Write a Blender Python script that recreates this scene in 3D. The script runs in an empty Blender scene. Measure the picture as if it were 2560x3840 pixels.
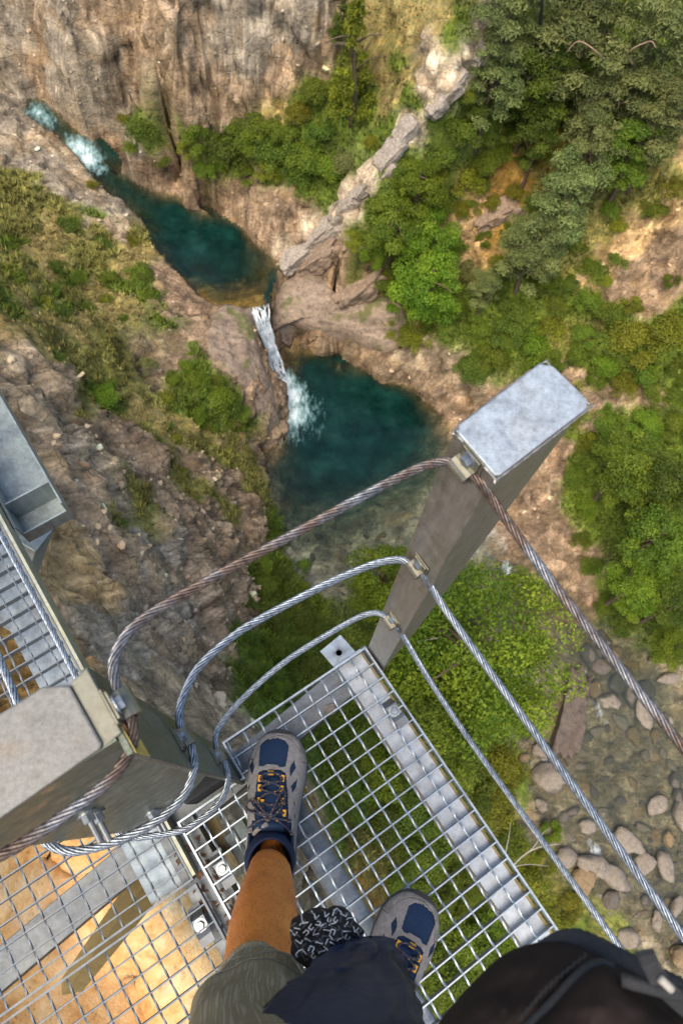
import bpy, bmesh, math, random
import numpy as np
from mathutils import Vector
random.seed(7)
RS = np.random.RandomState(11)
scene = bpy.context.scene
COL = scene.collection
# ------------------------------------------------------------------ camera geometry (metres, platform top at z = 0)
FOC = 2700 * .6125
CX, CY = 784., 1176.
CAM_H = 1.5
_dn = np.array([703. - CX, 1840. - CY, FOC]); _dn /= np.linalg.norm(_dn)
AW = -_dn
AY = np.array([0, -1., 0]); AY = AY - AW * (AY @ AW); AY /= np.linalg.norm(AY)
AX = np.cross(AY, AW)
CM = np.stack([AX, AY, AW])
CAMP = np.array([0, 0, CAM_H])
def ray(px, py):
    d = CM @ np.array([px - CX, py - CY, FOC])
    return d / np.linalg.norm(d)
def at(px, py, z):
    d = ray(px, py)
    return CAMP + d * ((z - CAM_H) / d[2])
# platform frame: u runs along the walkway edge, v across it
PO = np.array([.12242, .29226])
_a = math.radians(-57.1)
UH = np.array([math.cos(_a), math.sin(_a)])
VH = np.array([math.sin(_a), -math.cos(_a)])
def P(u, v, z):
    q = PO + u * UH + v * VH
    return np.array([q[0], q[1], z])
def uvz(p):
    q = np.asarray(p)[:2] - PO
    return np.array([q @ UH, q @ VH, p[2]])

def add_camera():
    cd = bpy.data.cameras.new('camera')
    co = bpy.data.objects.new('camera', cd)
    COL.objects.link(co)
    from mathutils import Matrix
    right = CM @ np.array([1., 0, 0]); up = CM @ np.array([0, -1., 0]); back = CM @ np.array([0, 0, -1.])
    m = Matrix(((right[0], up[0], back[0], 0), (right[1], up[1], back[1], 0), (right[2], up[2], back[2], CAM_H), (0, 0, 0, 1)))
    co.matrix_world = m
    cd.sensor_fit = 'VERTICAL'; cd.sensor_height = 36; cd.sensor_width = 24
    cd.lens = 36 * 2700 / 3840.
    cd.clip_start = .02; cd.clip_end = 500
    cd.dof.use_dof = True
    cd.dof.focus_distance = 1.3
    cd.dof.aperture_fstop = 11
    scene.camera = co
if 1: add_camera()

# ------------------------------------------------------------------ object helpers
LOC = {}
def tag(o, label=None, cat=None, group=None, kind=None):
    if label: o['label'] = label
    if cat: o['category'] = cat
    if group: o['group'] = group
    if kind: o['kind'] = kind
    return o
def thing(name, loc, label, cat, group=None):
    o = bpy.data.objects.new(name, None)
    o.empty_display_size = .1
    COL.objects.link(o)
    o.location = loc
    LOC[o.name] = np.array(loc, float)
    return tag(o, label, cat, group)

class MB:
    """collects shapes in world coordinates; build() links them as one mesh object"""
    def __init__(s):
        s.v = []; s.f = []; s.n = 0; s.c = []
    def add(s, vs, fs, col=None):
        vs = [tuple(map(float, q)) for q in vs]
        s.v += vs
        s.f += [tuple(i + s.n for i in f) for f in fs]
        s.n += len(vs)
        if col is not None: s.c += [col] * len(vs)
        return s
    def box(s, o, ax, ay, az):
        """box from corner o with edge vectors"""
        o = np.asarray(o, float); ax = np.asarray(ax, float); ay = np.asarray(ay, float); az = np.asarray(az, float)
        vs = [o, o + ax, o + ax + ay, o + ay, o + az, o + ax + az, o + ax + ay + az, o + ay + az]
        return s.add(vs, [(0, 3, 2, 1), (4, 5, 6, 7), (0, 1, 5, 4), (1, 2, 6, 5), (2, 3, 7, 6), (3, 0, 4, 7)])
    def ubox(s, u0, u1, v0, v1, z0, z1):
        o = P(u0, v0, z0)
        return s.box(o, P(u1, v0, z0) - o, P(u0, v1, z0) - o, np.array([0, 0, z1 - z0]))
    def prism(s, poly, ext):
        poly = [np.asarray(q, float) for q in poly]; ext = np.asarray(ext, float); n = len(poly)
        fs = [tuple(range(n))[::-1], tuple(range(n, 2 * n))] + [(i, (i + 1) % n, (i + 1) % n + n, i + n) for i in range(n)]
        return s.add(poly + [q + ext for q in poly], fs)
    def tube(s, path, r, n=8, caps=True):
        path = np.asarray(path, float)
        T, N, B = frames(path)
        rr = np.broadcast_to(np.asarray(r, float), (len(path),))
        vs = []; fs = []
        for i in range(len(path)):
            for k in range(n):
                a = 2 * math.pi * k / n
                vs.append(path[i] + rr[i] * (math.cos(a) * N[i] + math.sin(a) * B[i]))
        for i in range(len(path) - 1):
            for k in range(n):
                k2 = (k + 1) % n
                fs.append((i * n + k, i * n + k2, (i + 1) * n + k2, (i + 1) * n + k))
        if caps:
            fs.append(tuple(range(n))[::-1]); fs.append(tuple((len(path) - 1) * n + k for k in range(n)))
        return s.add(vs, fs)
    def loft(s, rings, closed=True, caps=True):
        n = len(rings[0]); vs = [q for r in rings for q in r]; fs = []
        m = n if closed else n - 1
        for i in range(len(rings) - 1):
            for k in range(m):
                k2 = (k + 1) % n
                fs.append((i * n + k, i * n + k2, (i + 1) * n + k2, (i + 1) * n + k))
        if caps:
            fs.append(tuple(range(n))[::-1]); fs.append(tuple((len(rings) - 1) * n + k for k in range(n)))
        return s.add(vs, fs)
    def hexbolt(s, c, ax, r, h):
        c = np.asarray(c, float); ax = np.asarray(ax, float); ax = ax / np.linalg.norm(ax)
        t = np.cross(ax, [.31, .57, .76]); t /= np.linalg.norm(t); b = np.cross(ax, t)
        ring = lambda rr, hh, n: [c + ax * hh + rr * (math.cos(2 * math.pi * k / n) * t + math.sin(2 * math.pi * k / n) * b) for k in range(n)]
        s.loft([ring(r * 1.55, 0, 18), ring(r * 1.55, h * .22, 18)])
        s.loft([ring(r, h * .22, 6), ring(r, h * .9, 6), ring(r * .86, h, 6)])
        return s
    def build(s, name, mat, parent=None, smooth=False, bevel=0, origin=None):
        me = bpy.data.meshes.new(name)
        if parent is not None: off = LOC[parent.name]
        elif origin is not None: off = np.asarray(origin, float)
        else: off = np.zeros(3)
        V = np.asarray(s.v, float).reshape(-1, 3) - off
        me.from_pydata(V.tolist(), [], s.f)
        if smooth:
            me.polygons.foreach_set('use_smooth', np.ones(len(me.polygons), bool))
        if s.c and len(s.c) == len(s.v):
            ca = me.color_attributes.new('tint', 'FLOAT_COLOR', 'POINT')
            ca.data.foreach_set('color', np.c_[np.asarray(s.c, float)[:, :3], np.ones(len(s.c))].astype(np.float32).ravel())
        if mat: me.materials.append(mat)
        me.update()
        o = bpy.data.objects.new(name, me)
        COL.objects.link(o)
        if parent is not None:
            o.parent = parent; LOC[o.name] = off
        else:
            o.location = off; LOC[o.name] = off
        if bevel:
            fix_normals(me)
            b = o.modifiers.new('bevel', 'BEVEL'); b.width = bevel; b.segments = 2; b.limit_method = 'ANGLE'; b.angle_limit = math.radians(40)
        return o
def fix_normals(me):
    bm = bmesh.new(); bm.from_mesh(me)
    bmesh.ops.recalc_face_normals(bm, faces=bm.faces)
    bm.to_mesh(me); bm.free()
def frames(path):
    n = len(path)
    T = np.gradient(path, axis=0); T /= np.linalg.norm(T, axis=1)[:, None] + 1e-12
    N = np.zeros_like(path)
    a = np.array([0, 0, 1.]) if abs(T[0][2]) < .9 else np.array([1., 0, 0])
    N[0] = a - T[0] * (a @ T[0]); N[0] /= np.linalg.norm(N[0])
    for i in range(1, n):
        q = N[i - 1] - T[i] * (N[i - 1] @ T[i]); N[i] = q / (np.linalg.norm(q) + 1e-12)
    return T, N, np.cross(T, N)
def spline(pts, step):
    """Catmull-Rom through pts, resampled evenly"""
    p = np.asarray(pts, float)
    if len(p) == 2: dense = np.linspace(p[0], p[1], 50)
    else:
        q = np.vstack([2 * p[0] - p[1], p, 2 * p[-1] - p[-2]]); dense = []
        for i in range(1, len(q) - 2):
            t = np.linspace(0, 1, 24, endpoint=False)[:, None]
            a, b, c, d = q[i - 1], q[i], q[i + 1], q[i + 2]
            dense.append(.5 * ((2 * b) + (c - a) * t + (2 * a - 5 * b + 4 * c - d) * t ** 2 + (3 * b - a - 3 * c + d) * t ** 3))
        dense = np.vstack(dense + [p[-1:]])
    L = np.r_[0, np.cumsum(np.linalg.norm(np.diff(dense, axis=0), axis=1))]
    m = max(2, int(L[-1] / step) + 1)
    s_ = np.linspace(0, L[-1], m)
    return np.stack([np.interp(s_, L, dense[:, k]) for k in range(3)], 1)

# ------------------------------------------------------------------ noise (vectorised gradient-less value noise)
_perm = RS.permutation(4096)
_val = RS.rand(4096) * 2 - 1
def vnoise(x, y, z=0.):
    x = np.asarray(x, float); y = np.asarray(y, float); z = np.broadcast_to(np.asarray(z, float), x.shape)
    xi = np.floor(x).astype(int); yi = np.floor(y).astype(int); zi = np.floor(z).astype(int)
    fx, fy, fz = x - xi, y - yi, z - zi
    s_ = lambda t: t * t * t * (t * (t * 6 - 15) + 10)
    fx, fy, fz = s_(fx), s_(fy), s_(fz)
    h = lambda i, j, k: _val[_perm[(_perm[(_perm[i & 4095] + j) & 4095] + k) & 4095]]
    l = lambda a, b, t: a + (b - a) * t
    return l(l(l(h(xi, yi, zi), h(xi + 1, yi, zi), fx), l(h(xi, yi + 1, zi), h(xi + 1, yi + 1, zi), fx), fy),
             l(l(h(xi, yi, zi + 1), h(xi + 1, yi, zi + 1), fx), l(h(xi, yi + 1, zi + 1), h(xi + 1, yi + 1, zi + 1), fx), fy), fz)
def fbm(x, y, z=0., o=4, lac=2.03, g=.5):
    r = 0; a = 1.
    for i in range(o):
        r = r + a * vnoise(x * lac ** i + 17 * i, y * lac ** i - 9 * i, np.asarray(z) * lac ** i); a *= g
    return r
def ridge(x, y, z=0., o=4):
    r = 0; a = 1.
    for i in range(o):
        r = r + a * (1 - 2 * np.abs(vnoise(x * 2.1 ** i + 31 * i, y * 2.1 ** i, np.asarray(z) * 2.1 ** i))); a *= .5
    return r

# ------------------------------------------------------------------ materials
def newmat(name):
    m = bpy.data.materials.new(name); m.use_nodes = True
    nt = m.node_tree
    b = nt.nodes['Principled BSDF']
    return m, nt, b
def N(nt, typ, **kw):
    n = nt.nodes.new(typ)
    for k, v in kw.items():
        if k.startswith('i_'):
            n.inputs[k[2:].replace('_', ' ')].default_value = v
        else: setattr(n, k, v)
    return n
def ramp(nt, stops, src=None):
    r = nt.nodes.new('ShaderNodeValToRGB')
    e = r.color_ramp.elements
    e[0].position = stops[0][0]; e[0].color = (*stops[0][1], 1)
    e[1].position = stops[-1][0]; e[1].color = (*stops[-1][1], 1)
    for p_, c in stops[1:-1]:
        q = e.new(p_); q.color = (*c, 1)
    if src is not None: nt.links.new(src, r.inputs[0])
    return r
def mixc(nt, a, b, fac, mode='MIX'):
    m = nt.nodes.new('ShaderNodeMix'); m.data_type = 'RGBA'; m.blend_type = mode
    for inp, val in ((6, a), (7, b), (0, fac)):
        if hasattr(val, 'is_output') or isinstance(val, bpy.types.NodeSocket): nt.links.new(val, m.inputs[inp])
        elif inp == 0: m.inputs[0].default_value = val
        else: m.inputs[inp].default_value = (*val, 1)
    return m.outputs[2]
def texco(nt): return nt.nodes.new('ShaderNodeTexCoord').outputs['Object']
def noise(nt, scale, detail=4, rough=.55, vec=None):
    n = N(nt, 'ShaderNodeTexNoise'); n.inputs['Scale'].default_value = scale; n.inputs['Detail'].default_value = detail; n.inputs['Roughness'].default_value = rough
    if vec is not None: nt.links.new(vec, n.inputs['Vector'])
    return n.outputs['Fac']
def bump(nt, b, h, strength, dist):
    n = nt.nodes.new('ShaderNodeBump'); n.inputs['Strength'].default_value = strength; n.inputs['Distance'].default_value = dist
    nt.links.new(h, n.inputs['Height']); nt.links.new(n.outputs[0], b.inputs['Normal'])
    return n
def simple(name, col, rough=.6, metal=0., var=.25, scale=30., bmp=.2, bdist=.002, spec=.5):
    m, nt, b = newmat(name)
    v = texco(nt); f = noise(nt, scale, 6, .6, v)
    r = ramp(nt, [(.3, tuple(c * (1 - var) for c in col)), (.7, tuple(min(1, c * (1 + var)) for c in col))], f)
    nt.links.new(r.outputs[0], b.inputs['Base Color'])
    b.inputs['Roughness'].default_value = rough; b.inputs['Metallic'].default_value = metal
    b.inputs['Specular IOR Level'].default_value = spec
    if bmp: bump(nt, b, f, bmp, bdist)
    return m
# ------------------------------------------------------------------ the gorge: height control points
ZL, ZU = -28., -24.5
CP = []          # x, y, z
def climb(base, steps):
    """walk away from a base point up a slope of given steepness, sighting each next point"""
    p = at(*base); CP.append(p); out = [p]
    for (px, py, sl) in steps:
        d = ray(px, py); t = math.tan(math.radians(sl))
        zs = np.linspace(p[2] - 1, 1.2, 1200)
        q = CAMP[None] + d[None] * ((zs - CAM_H) / d[2])[:, None]
        e = (q[:, 2] - p[2]) - t * np.hypot(q[:, 0] - p[0], q[:, 1] - p[1])
        ok = np.where((e[:-1] < 0) & (e[1:] >= 0))[0]
        i = ok[0] if len(ok) else int(np.argmin(np.abs(e)))
        p = q[i]; CP.append(p); out.append(p)
    return out
def pts(*l):
    for (px, py, z) in l: CP.append(at(px, py, z))
# far bank of the upper pool
climb((100, 232, -23.4), [(80, 150, 65), (40, 60, 65), (0, -100, 60)])
climb((215, 330, -24), [(180, 220, 70), (170, 100, 74), (180, 0, 55), (200, -150, 50)])
climb((330, 430, ZU), [(290, 330, 68), (300, 220, 70), (330, 100, 70), (380, 0, 60), (400, -150, 50)])
climb((470, 485, ZU), [(430, 420, 58), (470, 340, 40), (470, 250, 65), (500, 130, 66), (550, 0, 60), (580, -150, 50)])
climb((590, 560, ZU), [(570, 480, 55), (600, 400, 38), (620, 320, 40), (620, 230, 62), (650, 100, 65), (700, 0, 60), (720, -150, 50)])
climb((630, 615, ZU), [(680, 520, 35), (740, 430, 42), (790, 330, 45), (830, 200, 52), (850, 80, 55), (860, 0, 55), (880, -150, 45)])
climb((622, 680, ZU), [(720, 640, 22), (800, 560, 38), (880, 440, 45), (960, 320, 48), (1030, 200, 50), (1090, 100, 50), (1130, 0, 50), (1170, -150, 45)])
# far bank of the lower pool
climb((700, 800, ZL), [(700, 770, 62), (710, 740, 40), (740, 690, 24)])
climb((650, 795, ZL), [(645, 765, 66), (640, 735, 60), (650, 700, 40)])
climb((780, 838, ZL), [(800, 790, 55), (830, 740, 30), (900, 640, 38), (1000, 500, 42), (1100, 360, 45), (1200, 200, 48), (1260, 80, 48), (1300, -100, 45)])
climb((980, 915, ZL), [(1000, 850, 52), (1050, 780, 36), (1120, 680, 38), (1200, 560, 42), (1300, 400, 45), (1400, 230, 45), (1480, 80, 45), (1540, -100, 45)])
climb((880, 875, ZL), [(890, 825, 60), (930, 760, 34)])
climb((1045, 985, ZL), [(1100, 920, 40), (1200, 840, 30), (1300, 740, 40), (1400, 600, 42), (1500, 460, 42), (1600, 300, 45), (1700, 100, 45)])
climb((1060, 1150, ZL), [(1200, 1050, 18), (1350, 940, 30), (1450, 840, 34), (1550, 720, 38), (1700, 560, 42), (1850, 350, 42)])
climb((1180, 1300, -28.5), [(1300, 1200, 12), (1420, 1120, 30), (1560, 1000, 38), (1750, 850, 40)])
climb((1340, 1450, -29.2), [(1450, 1380, 25), (1568, 1280, 38), (1750, 1150, 40)])
climb((1480, 1560, -29.5), [(1568, 1500, 30), (1750, 1380, 40)])
# near side: the bank rises from the waterline with its own profile at each station
BANK = [((75, 262, -23.4), [(0, 0), (4, 1.4), (10, 4.2)]), ((225, 400, -24.4), [(0, 0), (3, 1.2), (8, 3.6), (14, 7.5)]), ((330, 510, ZU), [(0, 0), (3, 1.5), (8, 4.8), (13, 9)]),
        ((480, 692, ZU), [(0, 0), (1.2, .6), (4, 3.0), (8, 7.3), (12, 12.5)]), ((606, 1060, ZL), [(0, 0), (.6, 1.2), (2, 2.9), (4, 5.6), (7, 10.3), (10, 15.5)]),
        ((645, 1260, ZL), [(0, 0), (.6, 1.3), (2, 4), (4, 8.5), (6, 13.5), (8, 19)]), ((760, 1425, -27.9), [(0, 0), (1, 1), (3, 4), (5, 9), (7, 15), (9, 20.5)])]
_be = [at(*q) for q, _ in BANK]
for i in range(len(BANK) - 1):
    for t in ((0, .33, .67) if i < len(BANK) - 2 else (0, .33, .67, 1.)):
        e = _be[i] * (1 - t) + _be[i + 1] * t
        for s_ in (0, .6, 1.2, 2, 3, 4, 5.5, 7, 8.5, 10, 12):
            if i == 3 and 0 < t and s_ < 3.: continue          # the rock spur is set point by point
            z0 = np.interp(s_, *zip(*BANK[i][1])); z1 = np.interp(s_, *zip(*BANK[i + 1][1]))
            n = np.array([-.89, -.45]) if i < 4 else np.array([-.9, -.42])
            CP.append(np.array([e[0] + n[0] * s_, e[1] + n[1] * s_, min(-3.5, e[2] + z0 * (1 - t) + z1 * t)]))
# rock spur beside the waterfall
pts((560, 718, -24.3), (520, 730, -24.0), (540, 780, -24.3), (500, 800, -24.1), (585, 760, -24.5), (600, 820, -25.2), (620, 870, -25.9), (638, 930, -26.8), (645, 970, -27.3), (655, 985, -28.3),
    (600, 1000, -27.2), (560, 900, -25.0), (510, 880, -24.2), (450, 830, -23.6), (440, 900, -23.4), (480, 960, -24.2), (540, 980, -25.6), (410, 780, -23.2), (600, 1040, -28.3))
# valley floor under the platform
pts((1290, 1600, -28.9), (1200, 1700, -28.9), (1150, 1850, -28.7), (1215, 1930, -29.3), (1300, 2040, -29.4), (1100, 1600, -28.2), (950, 1500, -28.2), (850, 1380, -28.1), (800, 1440, -27.6),
    (900, 1700, -27), (800, 1900, -24), (1000, 1950, -27), (900, 2150, -26), (1100, 2250, -28), (1400, 2200, -29.3), (1540, 2330, -29.6), (700, 1950, -20), (720, 2100, -19), (820, 2110, -22), (900, 2400, -24),
    (1100, 2700, -27), (1500, 2900, -29), (700, 2600, -14), (1900, 2400, -29))
# stream bed, well below the water
for (x, y, z) in ((900, 980, -30.6), (780, 900, -31), (720, 900, -30.4), (840, 960, -31), (720, 1060, -30.4), (800, 1080, -30.3), (880, 1060, -30.), (960, 1080, -29.2), (750, 1180, -29.1), (850, 1180, -28.75), (720, 1280, -28.5), (790, 1300, -28.32),
                  (950, 1200, -28.35), (1050, 1260, -28.5), (1150, 1330, -28.7), (1240, 1440, -28.95), (1350, 1560, -29.25), (1400, 1700, -29.45), (1350, 1800, -29.5), (1480, 1800, -29.6), (1420, 1950, -29.72), (1530, 1900, -29.75), (1500, 2060, -29.95), (1568, 2150, -30.05), (1700, 2200, -30.2), (1300, 1700, -29.35), (1568, 1750, -29.6), (1700, 1900, -29.9),
                  (500, 580, -28.5), (440, 540, -28.5), (400, 500, -28), (550, 620, -27), (480, 640, -27), (350, 470, -27.5), (570, 670, -25.6), (430, 590, -27.5), (300, 430, -26.8), (250, 390, -26), (205, 345, -24.4), (150, 300, -24.0), (90, 250, -23.9), (600, 640, -25.6), (595, 700, -24.75), (520, 690, -25.2)):
    CP.append(at(x, y, z))
# the orange ledge right under the walkway and the cliff that falls from it
LEDGE = [(300, 1840), (365, 1880), (440, 1975), (470, 2060), (492, 2150), (500, 2260), (520, 2420)]
for k, (x, y) in enumerate(LEDGE):
    e = at(x, y, -3.1); CP.append(e)
    for (dx, z) in ((.25, -7.0), (.5, -11.), (.8, -15.)):
        o = e + np.array([.85, .5 - .08 * k, 0]) * dx; o[2] = z; CP.append(o)
pts((250, 2000, -2.9), (100, 1950, -2.6), (0, 2100, -2.4), (200, 2200, -2.7), (50, 2350, -2.4), (350, 2200, -3.0), (400, 2350, -3.0), (-200, 2200, -2.), (300, 2600, -3), (600, 2900, -3.5), (440, 1650, -14.))
for (x, y, z0) in ((300, 1840, -3.1), (200, 1815, -3.0), (100, 1785, -2.9), (0, 1755, -2.8), (-150, 1710, -2.6)):
    e = at(x, y, z0); CP.append(e)
    for (dx, z) in ((.25, -7.), (.5, -11), (.8, -14)):
        o = e + np.array([.12, .99, 0]) * dx; o[2] = z; CP.append(o)
CP = np.array(CP)
# drop near duplicates
keep = []
for i in range(len(CP)):
    if all(np.hypot(*(CP[i, :2] - CP[j, :2])) > .12 for j in keep): keep.append(i)
CP = CP[keep]
def rbf_fit(X, y, lam=.02):
    d = np.hypot(X[:, None, 0] - X[None, :, 0], X[:, None, 1] - X[None, :, 1])
    n = len(X)
    A = np.zeros((n + 3, n + 3)); A[:n, :n] = -d + 0 * np.eye(n); A[:n, :n] -= lam * np.eye(n)
    Q = np.c_[np.ones(n), X]; A[:n, n:] = Q; A[n:, :n] = Q.T
    return np.linalg.solve(A, np.r_[y, 0, 0, 0])
RB = rbf_fit(CP[:, :2], CP[:, 2])
def rbf_eval(x, y):
    sh = np.shape(x); x = np.ravel(x); y = np.ravel(y); out = np.zeros(len(x))
    for a in range(0, len(x), 20000):
        xs, ys = x[a:a + 20000], y[a:a + 20000]
        d = np.hypot(xs[:, None] - CP[None, :, 0], ys[:, None] - CP[None, :, 1])
        out[a:a + 20000] = -d @ RB[:-3] + RB[-3] + RB[-2] * xs + RB[-1] * ys
    return out.reshape(sh)
def axis_grid(a, b, f0, f1, fine, coarse):
    l = np.arange(f0, a, -coarse)[::-1]; m = np.arange(f0, f1, fine)[1:]; r = np.arange(f1, b, coarse)
    return np.concatenate([l, m, r])
gx = axis_grid(-22, 27, -4.2, 1.6, .05, .12); gy = axis_grid(-8, 46, -3., 3.4, .05, .12)
GX, GY = np.meshgrid(gx, gy)
GZ = rbf_eval(GX, GY)
GZ = np.clip(GZ, -32, 4)
def seg_dist(X, Y, poly, closed=True):
    d = np.full(np.shape(X), 1e9)
    n = len(poly)
    for i in range(n if closed else n - 1):
        a = np.asarray(poly[i][:2]); b = np.asarray(poly[(i + 1) % n][:2]); e = b - a
        t = np.clip(((X - a[0]) * e[0] + (Y - a[1]) * e[1]) / (e @ e + 1e-9), 0, 1)
        d = np.minimum(d, np.hypot(X - a[0] - t * e[0], Y - a[1] - t * e[1]))
    return d
def inpoly(x, y, poly):
    poly = np.asarray(poly); r = np.zeros(np.shape(x), bool); j = len(poly) - 1
    for i in range(len(poly)):
        (xi, yi), (xj, yj) = poly[i][:2], poly[j][:2]
        c = ((yi > y) != (yj > y)) & (x < (xj - xi) * (y - yi) / (yj - yi + 1e-12) + xi)
        r ^= c; j = i
    return r
def carve(px, lev, shore=.15, grade=.8, most=3.0):
    global GZ
    poly = [at(x, y, z) for (x, y, z) in px]
    ins = inpoly(GX, GY, poly); d = seg_dist(GX, GY, poly)
    GZ = np.where(ins, np.minimum(GZ, lev(GX, GY) - np.minimum(most, shore + grade * d)), GZ)
def zlin(A, B):
    A = np.array(A); B = np.array(B); d = B[:2] - A[:2]
    return lambda X, Y: A[2] + (B[2] - A[2]) * np.clip(((X - A[0]) * d[0] + (Y - A[1]) * d[1]) / (d @ d), 0, 1)
LEVEL_UP = zlin(at(90, 250, -23.4), at(235, 375, ZU))
carve([(60, 222, -23.4), (100, 235, -23.4), (170, 295, -24), (215, 330, -24.3), (270, 390, ZU), (330, 430, ZU), (400, 465, ZU), (470, 485, ZU), (530, 505, ZU), (590, 560, ZU), (628, 592, ZU), (633, 640, ZU), (617, 690, ZU), (600, 714, ZU), (560, 712, ZU), (480, 690, ZU), (430, 650, ZU), (380, 600, ZU), (345, 555, ZU), (330, 510, ZU), (290, 470, ZU), (245, 440, ZU), (215, 405, ZU), (165, 345, -24), (120, 300, -23.7), (60, 265, -23.4)], LEVEL_UP, .35, 1.7, 3.6)
_lip = at(588, 704, ZU)
GZ = np.where(np.hypot(GX - _lip[0], GY - _lip[1]) < 4, np.maximum(GZ, np.minimum(ZU - .22 - .26 * np.hypot(GX - _lip[0], GY - _lip[1]), rbf_eval(GX, GY))), GZ)
carve([(640, 800, ZL), (660, 785, ZL), (720, 797, ZL), (770, 830, ZL), (830, 850, ZL), (900, 880, ZL), (980, 915, ZL), (1020, 945, ZL), (1045, 985, ZL), (1010, 1080, ZL), (900, 1130, ZL), (800, 1160, ZL), (700, 1180, ZL), (615, 1160, ZL), (606, 1080, ZL), (606, 1040, ZL), (650, 1000, ZL), (660, 960, ZL), (648, 900, ZL), (636, 860, ZL)], lambda X, Y: np.full(np.shape(X), ZL), .1, .7, 3.0)
_mid = [at(x, y, z) for x, y, z in ((80, 250, -23.4), (200, 345, -24.2), (270, 420, ZU), (370, 520, ZU), (470, 590, ZU), (560, 640, ZU))]
_dn_ = np.full(GX.shape, 1e9); _sd = np.zeros(GX.shape); _lv = np.zeros(GX.shape)
for i in range(len(_mid) - 1):
    for t in np.linspace(0, 1, 10, endpoint=False):
        c = _mid[i] * (1 - t) + _mid[i + 1] * t; d = np.hypot(GX - c[0], GY - c[1]); m = d < _dn_
        _dn_ = np.where(m, d, _dn_); _sd = np.where(m, -(GX - c[0]) * .62 - (GY - c[1]) * .78, _sd); _lv = np.where(m, c[2], _lv)
_near = (_sd > 0) & (_dn_ < 7)
UPOLY = [at(x, y, ZU) for x, y in ((60, 222), (100, 235), (170, 295), (215, 330), (330, 430), (470, 485), (530, 505), (628, 592), (633, 640), (600, 714), (560, 712), (480, 690), (430, 650), (380, 600), (345, 555), (330, 510), (290, 470), (245, 440), (215, 405), (165, 345), (60, 265))]
_pd = np.where(inpoly(GX, GY, UPOLY), 0, seg_dist(GX, GY, UPOLY))
GZ = np.where(_near, np.minimum(GZ, _lv + .08 + .42 * _pd + .05 * np.maximum(0, _pd - 3) ** 2), GZ)
WDIST = _pd
FALL = [(592, 702, -24.45, .8), (600, 730, -24.65, .6), (611, 770, -25.5, .42), (624, 812, -26.6, .42), (634, 850, -27.5, .55), (645, 884, -28.0, .9)]
_f = [at(x, y, z) for x, y, z, w in FALL]
for i in range(len(_f) - 1):
    for t in np.linspace(0, 1, 8):
        c = _f[i] * (1 - t) + _f[i + 1] * t
        GZ = np.where(np.hypot(GX - c[0], GY - c[1]) < .55, np.minimum(GZ, c[2] - .22), GZ)
def height(x, y):
    x = np.clip(x, gx[0], gx[-1] - 1e-4); y = np.clip(y, gy[0], gy[-1] - 1e-4)
    i = np.clip(np.searchsorted(gx, x, 'right') - 1, 0, len(gx) - 2); j = np.clip(np.searchsorted(gy, y, 'right') - 1, 0, len(gy) - 2)
    a = (x - gx[i]) / (gx[i + 1] - gx[i]); b = (y - gy[j]) / (gy[j + 1] - gy[j])
    return (GZ[j, i] * (1 - a) + GZ[j, i + 1] * a) * (1 - b) + (GZ[j + 1, i] * (1 - a) + GZ[j + 1, i + 1] * a) * b
def hit(px, py, top=-1.2):
    d = ray(px, py)
    zs = np.linspace(top, -31.5, 3000)
    q = CAMP[None] + d[None] * ((zs - CAM_H) / d[2])[:, None]
    h = height(q[:, 0], q[:, 1])
    k = np.where(q[:, 2] <= h)[0]
    return q[k[0]] if len(k) else q[-1]

# bedrock planed off under the broad ledge beside the fall
LEDGE_PX = [(624, 700), (632, 655), (668, 632), (725, 640), (790, 652), (850, 655), (905, 690), (935, 748), (900, 800), (840, 806), (775, 792), (715, 772), (655, 766), (630, 740)]
LEDGE_H = np.array([hit(*q) for q in LEDGE_PX])
LEDGE_K, *_ = np.linalg.lstsq(np.c_[LEDGE_H[:, :2], np.ones(len(LEDGE_H))], LEDGE_H[:, 2], rcond=None)
LEDGE_C = LEDGE_H.mean(0)
_lp = [tuple(h[:2]) for h in LEDGE_H]
GZ = np.where(inpoly(GX, GY, _lp) | (seg_dist(GX, GY, _lp) < .25), np.minimum(GZ, GX * LEDGE_K[0] + GY * LEDGE_K[1] + LEDGE_K[2] - .25), GZ)

# ------------------------------------------------------------------ what covers the ground where (albedo, how grassy)
ZC = dict(t=((.34, .26, .185), 0), g=((.275, .245, .205), 0), k=((.235, .175, .12), 0), o=((.62, .33, .10), 0), G=((.12, .165, .022), 1), y=((.27, .215, .085), .55), m=((.19, .18, .05), .75),
          s=((.48, .40, .31), 0), r=((.27, .195, .135), 0), b=((.20, .175, .125), 0), d=((.13, .13, .10), 0), c=((.315, .255, .185), 0), n=((.26, .155, .035), .5), l=((.45, .32, .17), 0), w=((.27, .195, .13), 0), p=((.34, .335, .30), 0))
ZP = []
def zone(k, *l):
    for (x, y) in l: ZP.append((k, hit(x, y)))
zone('g', (140, 60), (220, 170), (120, 140), (520, 60), (600, 60), (640, 40), (560, 130), (260, 120), (60, 80), (300, 330), (260, 280), (200, 250), (690, 60))
zone('t', (320, 160), (400, 120), (450, 250), (380, 260), (330, 60), (430, 60), (480, 200), (540, 200), (620, 150), (420, 340), (300, 260), (230, 40), (720, 130))
zone('k', (80, 180), (90, 90), (620, 190), (600, 500), (640, 440), (560, 460), (690, 470), (520, 250))
zone('r', (330, 390), (400, 430), (450, 460), (520, 485), (560, 520), (610, 550), (620, 590), (250, 320), (690, 530))
zone('y', (830, 90), (920, 90), (950, 40), (1000, 60), (900, 220), (640, 240), (870, 160), (960, 150))
zone('G', (820, 240), (900, 140), (780, 210), (720, 250), (520, 330), (620, 360), (760, 390), (430, 320), (700, 420), (850, 330), (940, 230), (330, 300), (480, 380), (880, 300))
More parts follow.
